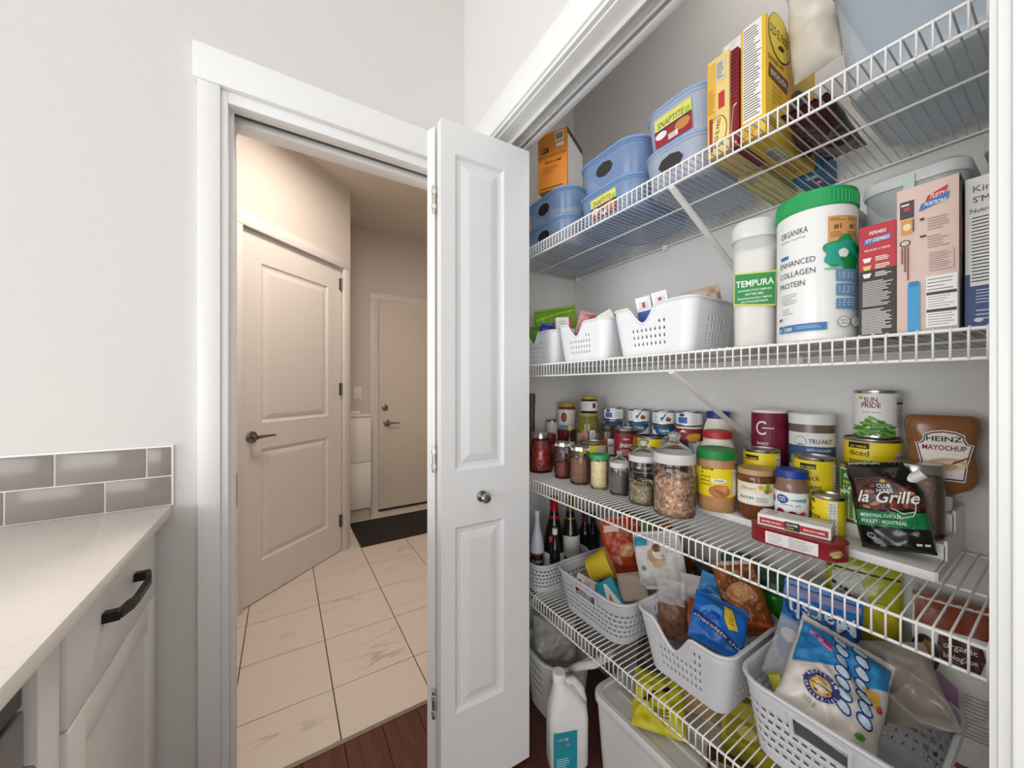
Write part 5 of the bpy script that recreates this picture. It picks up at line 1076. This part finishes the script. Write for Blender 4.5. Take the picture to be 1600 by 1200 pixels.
pouch('candy_packet', 'red and white striped candy packet at the front of the grey basket', (.842, .885, .560), .070, .055, .014, film('#e6dcd8', .2), lambda P, w, h: P.ell(-w*.36, .0, .012, .018, '#b5182c').rect(-w*.15, -h*.3, -w*.05, h*.3, '#c9a0a0').rect(w*.05, -h*.3, w*.1, h*.3, '#c9a0a0'), seed=33, cr=.009, ry=R_(25), rx=R_(-40))
carton('teal_carton', 'teal-edged white carton wedged in the front corner of the grey basket', .862, .765, .545, .060, .022, .085, '#1b9bb0', lambda P, w, h: P.poly([(-w*.30, h*.1), (w*.42, h*.1), (w*.1, h*.85), (-w*.05, h*.9)], '#f0efee').poly([(-w*.1, h*.3), (w*.1, h*.25), (w*.05, h*.55)], '#d3542c'), ry=R_(-35), rx=R_(-35))
pouch('kraft_pouch', 'tan kraft pouch lying behind the teal carton', (.925, .760, .602), .085, .085, .018, M('#b9a695', .5, var=.08, scale=20), seed=34, ry=R_(-15), rx=R_(-50), cr=.005, seal=0)
def cash(P, w, h): P.ell(-w*.05, .010, .026, .024, '#caa27a').ell(.004, .018, .020, .018, '#e9e4dd').ell(-w*.02, .032, .012, .012, '#7a4428', .5).ell(-w*.02, -.012, .020, .009, '#e2bc92', .2).rect(w*.1, h*.10, w*.4, h*.40, '#e4e2de').lines(w*.15, h*.12, w*.40, h*.40, 6, '#8f8c88').ell(-w*.36, -h*.16, .007, .007, '#8a8a88').rect(-w*.48, h*.28, -w*.2, h*.46, '#3a9cc0')
pouch('cashew_bag', 'white cashew bag leaning over the rim of the grey woven basket', (.990, .708, .690), .140, .145, .028, film('#e3e0dc', .3), cash, seed=35, ry=R_(-12), rx=R_(-22))
pouch('green_snack_bag', 'pale green snack bag behind the orange chip bag', (1.085, .825, .690), .105, .12, .026, film('#7d9c42', .35), lambda P, w, h: P.txt('The Soul of', 0, -h*.05, .012, '#2f5a22', w=.08, bold=False).ell(w*.2, h*.15, .014, .01, '#7a4a34').poly([(-w*.45, h*.1), (w*.45, h*.3), (w*.45, h*.36), (-w*.45, h*.2)], '#a6bf6e'), seed=36, ry=R_(10))
pouch('light_blue_pouch', 'light blue pouch between green bag and cashews', (1.065, .765, .662), .075, .12, .020, film('#4f9fc4', .3), lambda P, w, h: P.rect(-w*.35, 0, w*.1, h*.3, '#bcd9e6').lines(-w*.3, 0.005, w*.05, h*.28, 4, '#5a86a0'), seed=37)
pouch('copper_bag', 'copper brown bag slanting between the grey and white baskets', (1.068, .712, .705), .060, .15, .024, film('#8a4a1e', .25), seed=38, ry=R_(-30))
# basket B contents
pouch('bagged_nuts', 'clear bag of brown nuts at the front left of the white basket', (.885, .592, .605), .070, .10, .034, M('#8a5f48', .3, var=.45, scale=60, bump=.4), seed=41, cr=.010, rx=R_(-25), seal=0)
pouch('clear_nut_film', 'loose clear film crumpled over the bag of nuts', (.885, .600, .672), .070, .06, .018, CF, seed=42, cr=.014, rx=R_(-25), seal=0)
jar('black_lid_jar', 'jar with a glossy black lid at the back of the white basket', 1.098, .622, Z4, .034, .186, '#191817', M('#4a3a34', .25, var=.1), sh=.82, lid_h=.02, lidR=.035)
pouch('white_paper_bag', 'crumpled white paper bag in the white basket', (.985, .590, .650), .075, .08, .020, M('#e3dcd2', .7, var=.05, scale=20), seed=43, cr=.012, seal=0, rx=R_(-20))
pouch('orange_packet', 'orange packet below the crumpled white paper bag', (.925, .555, .618), .045, .06, .014, film('#cf5a2c', .3), seed=44, cr=.006, rx=R_(-30), ry=R_(15))
pouch('pale_blue_bag', 'crinkled sky blue bag standing beside the amber bag', (.965, .535, .655), .068, .115, .022, film('#4f93cf', .2), lambda P, w, h: P.ell(0, h*.1, .02, .012, '#a9d0ee', .4).ell(.01, -h*.15, .018, .010, '#c5e0f2', -.3).lines(-w*.3, h*.2, w*.3, h*.35, 3, '#1f4f9a'), seed=45, cr=.012, ry=R_(12), rx=R_(-15))
pouch('amber_bag', 'translucent amber cellophane bag of baked snacks', (.990, .468, .690), .100, .150, .036, film('#8a4f22', .15, var=.45, scale=28, bump=.5), lambda P, w, h: P.ell(.0, .015, .032, .022, '#b98550', .3).ell(.01, .02, .020, .012, '#cda06c', .3).poly([(-w*.45, -h*.32), (w*.42, -h*.42), (w*.45, -h*.36), (-w*.45, -h*.22)], '#b0481c'), seed=46, cr=.012, cs=34, ry=R_(-18), rx=R_(-15))
def choc(P, w, h):
    P.poly([(-w*.48, -h*.10), (w*.46, -h*.44), (w*.47, -h*.34), (-w*.47, h*.05)], '#12307a').txt('chocolate chip', -w*.0, -h*.255, .011, WH, w=.115, rot=-.30, bold=False).poly([(.004, h*.42), (.024, h*.38), (.040, -h*.02), (.020, -h*.10), (.008, h*.10)], '#f0cf3a').ell(-.020, h*.12, .024, .016, '#3f9be0', .3).ell(-.020, h*.04, .020, .010, '#0f4fae', .2).lines(.018, 0, .030, h*.3, 4, '#b08a1a')
pouch('baking_chip_bag', 'bright blue baking chip bag with yellow swirl at the basket front', (.898, .480, .648), .118, .104, .028, film('#2573cf', .18), choc, seed=47, rx=R_(-55), ry=R_(14), cr=.006)
# basket C contents
def marsh(P, w, h):
    P.poly([(-w*.48, h*.46), (w*.46, h*.46), (w*.46, h*.22), (w*.2, h*.10), (-w*.05, h*.14), (-w*.30, h*.02), (-w*.47, -h*.05)], '#2b8ccb')
    for s, x in ((1, -.012), (1, .018)):
        for k in range(7):
            z = h*(.42-.105*k); P.k -= 1 if k else 0; P.ell(x+.004*k, z, .0135, .0085, '#123a80', -.5)
        P.k += 1
        for k in range(7):
            z = h*(.42-.105*k); P.k -= 1 if k else 0; P.ell(x+.004*k, z, .0110, .0062, '#cfe2f5', -.5)
    P.ell(-w*.33, h*.36, .010, .006, '#e78ab5', -.4).ell(-w*.30, h*.34, .006, .0035, '#8a3a9a', -.4).ell(-w*.22, h*.28, .013, .006, '#e78ab5', -.5).ell(-w*.21, h*.28, .009, .0035, '#b52a62', -.5)
    P.ell(-.022, -h*.16, .026, .024, '#1c2a7c').ell(-.022, -h*.16, .0175, .016, '#e3b246').ell(-.020, -h*.16, .012, .010, '#f0e2d6', .4).rect(-.050, -h*.165, .008, -h*.155, '#4a2a1a')
    for k, c in enumerate("ROAST'EM"):
        a = R_(155-17*k); P.k -= 1 if k else 0; P.txt(c, -.022+.0205*math.cos(a), -h*.16+.019*math.sin(a), .0065, WH, rot=a-math.pi/2)
    for k, c in enumerate('GRILLEZ-LES'):
        a = R_(200+14*k); P.k -= 1 if k else 0; P.txt(c, -.022+.0245*math.cos(a), -h*.16+.0225*math.sin(a), .0060, WH, rot=a+math.pi/2)
    P.ell(.040, -h*.36, .007, .005, '#4a9a2c', .3).poly([(.030, h*.10), (.052, h*.12), (.058, -h*.04), (.044, -h*.02)], '#e3b650').ell(.056, -h*.03, .005, .006, '#c9303a').txt('225 g', -.030, -h*.36, .009, '#8a8580', bold=False)
pouch('marshmallow_bag', 'white and blue marshmallow bag with a round roasting badge', (.892, .258, .655), .145, .175, .065, film('#efe7de', .25, var=.06, scale=30, bump=.25), marsh, seed=51, rx=R_(-50), ry=R_(18), cr=.009, cs=26)
def marsh2(P, w, h):
    P.poly([(-w*.48, h*.34), (w*.48, h*.40), (w*.48, h*.485), (-w*.48, h*.485)], '#9a97c9')
    P.txt('Marsh', w*.01, h*.30, .060, '#123a86', w=w*.94, rot=math.pi+.03).txt('Marsh', w*.01, h*.29, .046, '#d6e6f7', w=w*.84, rot=math.pi+.03)
    P.poly([(-w*.1, -h*.42), (-w*.02, -h*.08), (w*.06, -h*.3)], '#ece4dc').ell(w*.28, -h*.26, .014, .009, '#ece4dc').ell(-w*.36, -h*.2, .016, .014, '#e9e9ec')
pouch('blue_marshmallow_bag', 'bright blue marshmallow bag behind the white one', (1.000, .315, .690), .135, .150, .036, film('#2479c4', .2), marsh2, seed=52, rx=R_(-18), ry=R_(4))
jar('relish_jar', 'jar with dark green lid behind the amber bag', 1.098, .440, Z4, .036, .228, '#0f5a34', M('#2f8a2c', .25, var=.1), sh=.84, lid_h=.03, lidR=.037)
jar('green_lid_tub', 'white tub with dark green lid at the back wall', 1.100, .532, Z4, .040, .245, '#0f5c3c', M('#dcdcd8', .4), sh=.88, lid_h=.012, lidR=.042)
def ygb(P, w, h): P.rect(-w*.48, h*(0.412), w*.48, h*(0.423), '#2a2a18').poly([(-w*.40, h*(0.390)), (-w*.05, h*(0.412)), (w*.10, h*(0.241)), (-w*.10, h*(0.019)), (-w*.42, h*(0.093))], '#cfcfc6').rect(-w*0.40, h*0.300, -w*0.34, h*0.322, '#2a2a26').rect(-w*0.32, h*0.285, -w*0.26, h*0.307, '#2a2a26').rect(-w*0.24, h*0.275, -w*0.18, h*0.297, '#2a2a26').rect(-w*0.20, h*0.235, -w*0.14, h*0.257, '#2a2a26').rect(-w*0.12, h*0.225, -w*0.06, h*0.247, '#2a2a26').rect(-w*0.10, h*0.195, -w*0.04, h*0.217, '#2a2a26').ell(w*.22, h*(0.130), .03, .04, '#d0c21c')
yb = pouch('lime_produce_bag', 'tall lime yellow zip bag of green sprouts at the back', (1.112, .272, .668), .125, .330, .035, film('#a9ad1f', .25), ygb, seed=53, cr=.004, rx=R_(-2))
rg = random.Random(8); bm = bmesh.new()
for i in range(60):
    c = Vector((rg.uniform(-.055, .055), -.018-rg.uniform(0, .008), rg.uniform(-.06, .0))); s = rg.uniform(.006, .011)
    m_ = bmesh.ops.create_icosphere(bm, subdivisions=1, radius=s); bmesh.ops.translate(bm, verts=m_['verts'], vec=c)
fin('sprouts', bm, M('#8fa05c', .6, var=.3, scale=90, bump=.4), yb, 60)['kind'] = 'stuff'
pouch('grey_liner_bag', 'empty grey plastic bag draped at the right of the marshmallows', (.985, .185, .672), .105, .13, .018, M('#a59b90', .25, alpha=.72, var=.12, scale=18), seed=54, rx=R_(-40), ry=R_(-25), cr=.014, cs=16, seal=0)
pouch('clear_zip_bag', 'clear zip bag wrapped around the left side of the marshmallow bag', (.905, .345, .668), .045, .12, .014, CF, seed=55, rx=R_(-40), ry=R_(20), cr=.010, seal=.006)
pouch('yellow_tag_packet', 'small yellow packet at the front left of the marshmallow bag', (.836, .322, .612), .022, .07, .012, film('#b9b41c', .3), seed=56, rx=R_(-25), ry=R_(-25), cr=.002, seal=.004)
def orgn(P, w, h):
    P.rect(-w*.48, h*.33, w*.48, h*.485, '#8a3f22').ell(-w*.36, h*.14, .018, .035, '#4a2a1e').ell(-w*.33, h*.14, .009, .028, '#b98a5a').poly([(-w*.46, h*.05), (-w*.40, -h*.15), (w*.0, -h*.30), (w*.0, -h*.02), (-w*.2, h*.05)], '#c39ac0').poly([(-w*.20, h*.29), (w*.26, h*.29), (w*.30, h*.21), (w*.24, h*.12), (-w*.18, h*.13), (-w*.23, h*.21)], '#4a1c12').txt('organic', w*.03, h*.225, .015, '#efe4d6', w=.042).txt('biologique', w*.03, h*.165, .013, '#efe4d6', w=.042)
    P.lines(w*.05, -h*.30, w*.44, -h*.02, 12, '#9a958e', .2).ell(-w*.30, -h*.02, .003, .003, '#3a2a3a')
pouch('organic_pouch', 'white pouch with brown top and purple patch at the right end', (1.100, .134, .655), .112, .290, .030, film('#e9e5df', .4, var=.04), orgn, seed=57, seal_mat=film('#8a3f22', .4, var=.04), cr=.004, rx=R_(-6), rz=face_cam(1.06, .146, .12))
# ================================================================== FLOOR OF THE PANTRY
WPL = M('#eceae6', .4, var=.01)
fb = basket('cleaning_caddy', 'white bucket-like caddy with cut-outs and a bar handle on the floor', (.905, 1.105, .001), (.215, .245), (.17, .20), .215, WPL, 0, 'round', 7, 8, 7, r=.085, rim_r=.008, row0=2, row1=6)
tube('bar_handle', [(-.03, -.115, .205), (-.055, -.15, .245), (-.06, -.20, .290), (-.045, -.245, .318), (.02, -.25, .322), (.07, -.22, .30), (.06, -.13, .21)], [.008, .011, .013, .013, .013, .011, .008], WPL, fb, 10)
pouch('plastic_bags', 'bundle of clear plastic bags stuffed in the white caddy', (.905, 1.12, .235), .17, .15, .12, M('#dbd8d3', .15, alpha=.55, var=.05), seed=61, cr=.022, cs=20, seal=0, rx=R_(-20))
pp = thing('black_pipe', 'black vacuum pipe leaning in the corner behind the caddy', 'pipe', (0, 0, 0))
tube('pipe', [(.80, 1.262, .30), (.93, 1.262, .375), (1.12, 1.262, .46)], .018, M('#151413', .35), pp, 14); tube('collar', [(.86, 1.262, .335), (.89, 1.262, .352)], .022, M('#201f1e', .4), pp, 14); tube('wand', [(.80, 1.262, .30), (.78, 1.265, .02)], .016, M('#151413', .35), pp, 12)
jg = thing('cleaner_jug', 'white plastic jug with teal label and white cap on the floor', 'jug', (.790, .912, .001), face_cam(.79, .912, .35))
JW = M('#eeedeb', .35, var=.015)
loft('jug_body', [(0, .118, .078, .02), (.006, .128, .086, .025), (.15, .130, .088, .028), (.19, .122, .084, .03), (.225, .090, .070, .03, -.008, 0), (.25, .056, .052, .025, -.020, 0), (.262, .042, .042, .02, -.026, 0), (.272, .036, .036, .0179, -.028, 0)], JW, jg, 6, 60)
lathe('cap', [(.0205, .268), (.0215, .269), (.0215, .291), (.0195, .294), (0, .294)], M('#f6f5f3', .35), jg, 28, loc=(-.028, 0, 0))
tube('grip', [(-.010, -.0, .262), (.020, 0, .258), (.044, 0, .232), (.054, 0, .19), (.056, 0, .14)], [.010, .013, .014, .015, .012], JW, jg, 12)
P = Print(front_map(-.0442), .05); P.rect(-.060, .015, .018, .135, '#1f93a6').lines(-.048, .085, .004, .12, 2, '#eef6f7', .5).lines(-.050, .02, .0, .055, 5, '#bfe3e8'); P.build(jg)
tt = thing('storage_tote', 'large white plastic tote with a ribbed lid under the lowest shelf', 'tote', (.992, .615, .001))
loft('tote_body', [(0, .26, .42, .03), (.006, .275, .44, .035), (.225, .295, .475, .04)], WPL, tt, 6, 40)
loft('tote_lid', [(.223, .303, .485, .045), (.227, .307, .489, .045), (.244, .307, .489, .045), (.250, .299, .481, .042), (.250, .27, .45, .036), (.244, .265, .445, .035)], WPL, tt, 6, 40)
for dx in (-.07, 0, .07): box('lid_rib', (dx-.012, -.19, .2435), (dx+.012, .19, .2495), WPL, tt, .003)
ZT = .2525
pouch('foil_sack', 'dark clear sack of foil packets on top of the white tote', (1.055, .755, ZT+.065), .14, .13, .07, M('#57524e', .18, var=.5, scale=30, bump=.4), seed=64, rx=R_(-40), cr=.016, cs=24, seal=0)
pouch('yellow_shopping_bag', 'yellow shopping bag with black print lying on the white tote', (.925, .665, ZT+.058), .14, .15, .040, film('#d9cd22', .35), lambda P, w, h: P.poly([(-w*.30, -h*.10), (-w*.1, h*.10), (w*.0, h*.06), (-w*.16, -h*.02), (-w*.2, -h*.14)], '#1c1a12').ell(w*.15, h*.14, .012, .006, '#1c1a12', .5).lines(-w*.1, -h*.3, w*.3, -h*.15, 3, '#5a5410'), seed=63, rx=R_(-62), cr=.012, cs=18, seal=0)
carton('patterned_carton', 'tan carton with a dark zigzag pattern on the back of the tote', 1.075, .620, ZT, .10, .07, .145, '#cfae7c', lambda P, w, h: [P.poly([(-w*.4+.016*k, h*z), (-w*.4+.016*k+.011, h*(z+.03)), (-w*.4+.016*k+.004, h*(z+.12))], '#4a2a18') for k in range(5) for z in (.76, .58, .40)], rz=R_(-62))
carton('olive_carton', 'olive yellow carton beside the tan zigzag one on the tote', 1.055, .485, ZT, .115, .08, .150, '#b5aa22', lambda P, w, h: P.rect(-w*.4, h*.3, w*.4, h*.7, '#958a1a').ell(0, h*.5, .024, .018, '#cfc26a'), rz=R_(-68))
pouch('maroon_sack', 'maroon food sack lying at the front of the white tote', (.905, .455, ZT+.022), .10, .13, .032, film('#5a2a20', .3), lambda P, w, h: P.rect(-w*.4, -h*.1, w*.4, h*.2, '#c9b5a0').lines(-w*.35, -h*.08, w*.35, h*.18, 5, '#5a3a2a'), seed=65, rx=R_(-84), cr=.004)
carton('tall_carton', 'plain brown shipping carton on the floor at the right end', .960, .170, .001, .28, .24, .30, '#a5845c', lambda P, w, h: P.rect(-w/2, h*.92, w/2, h, '#b9986c').lines(-w*.4, h*.2, -w*.1, h*.4, 4, '#6a5236'), rz=R_(-90))
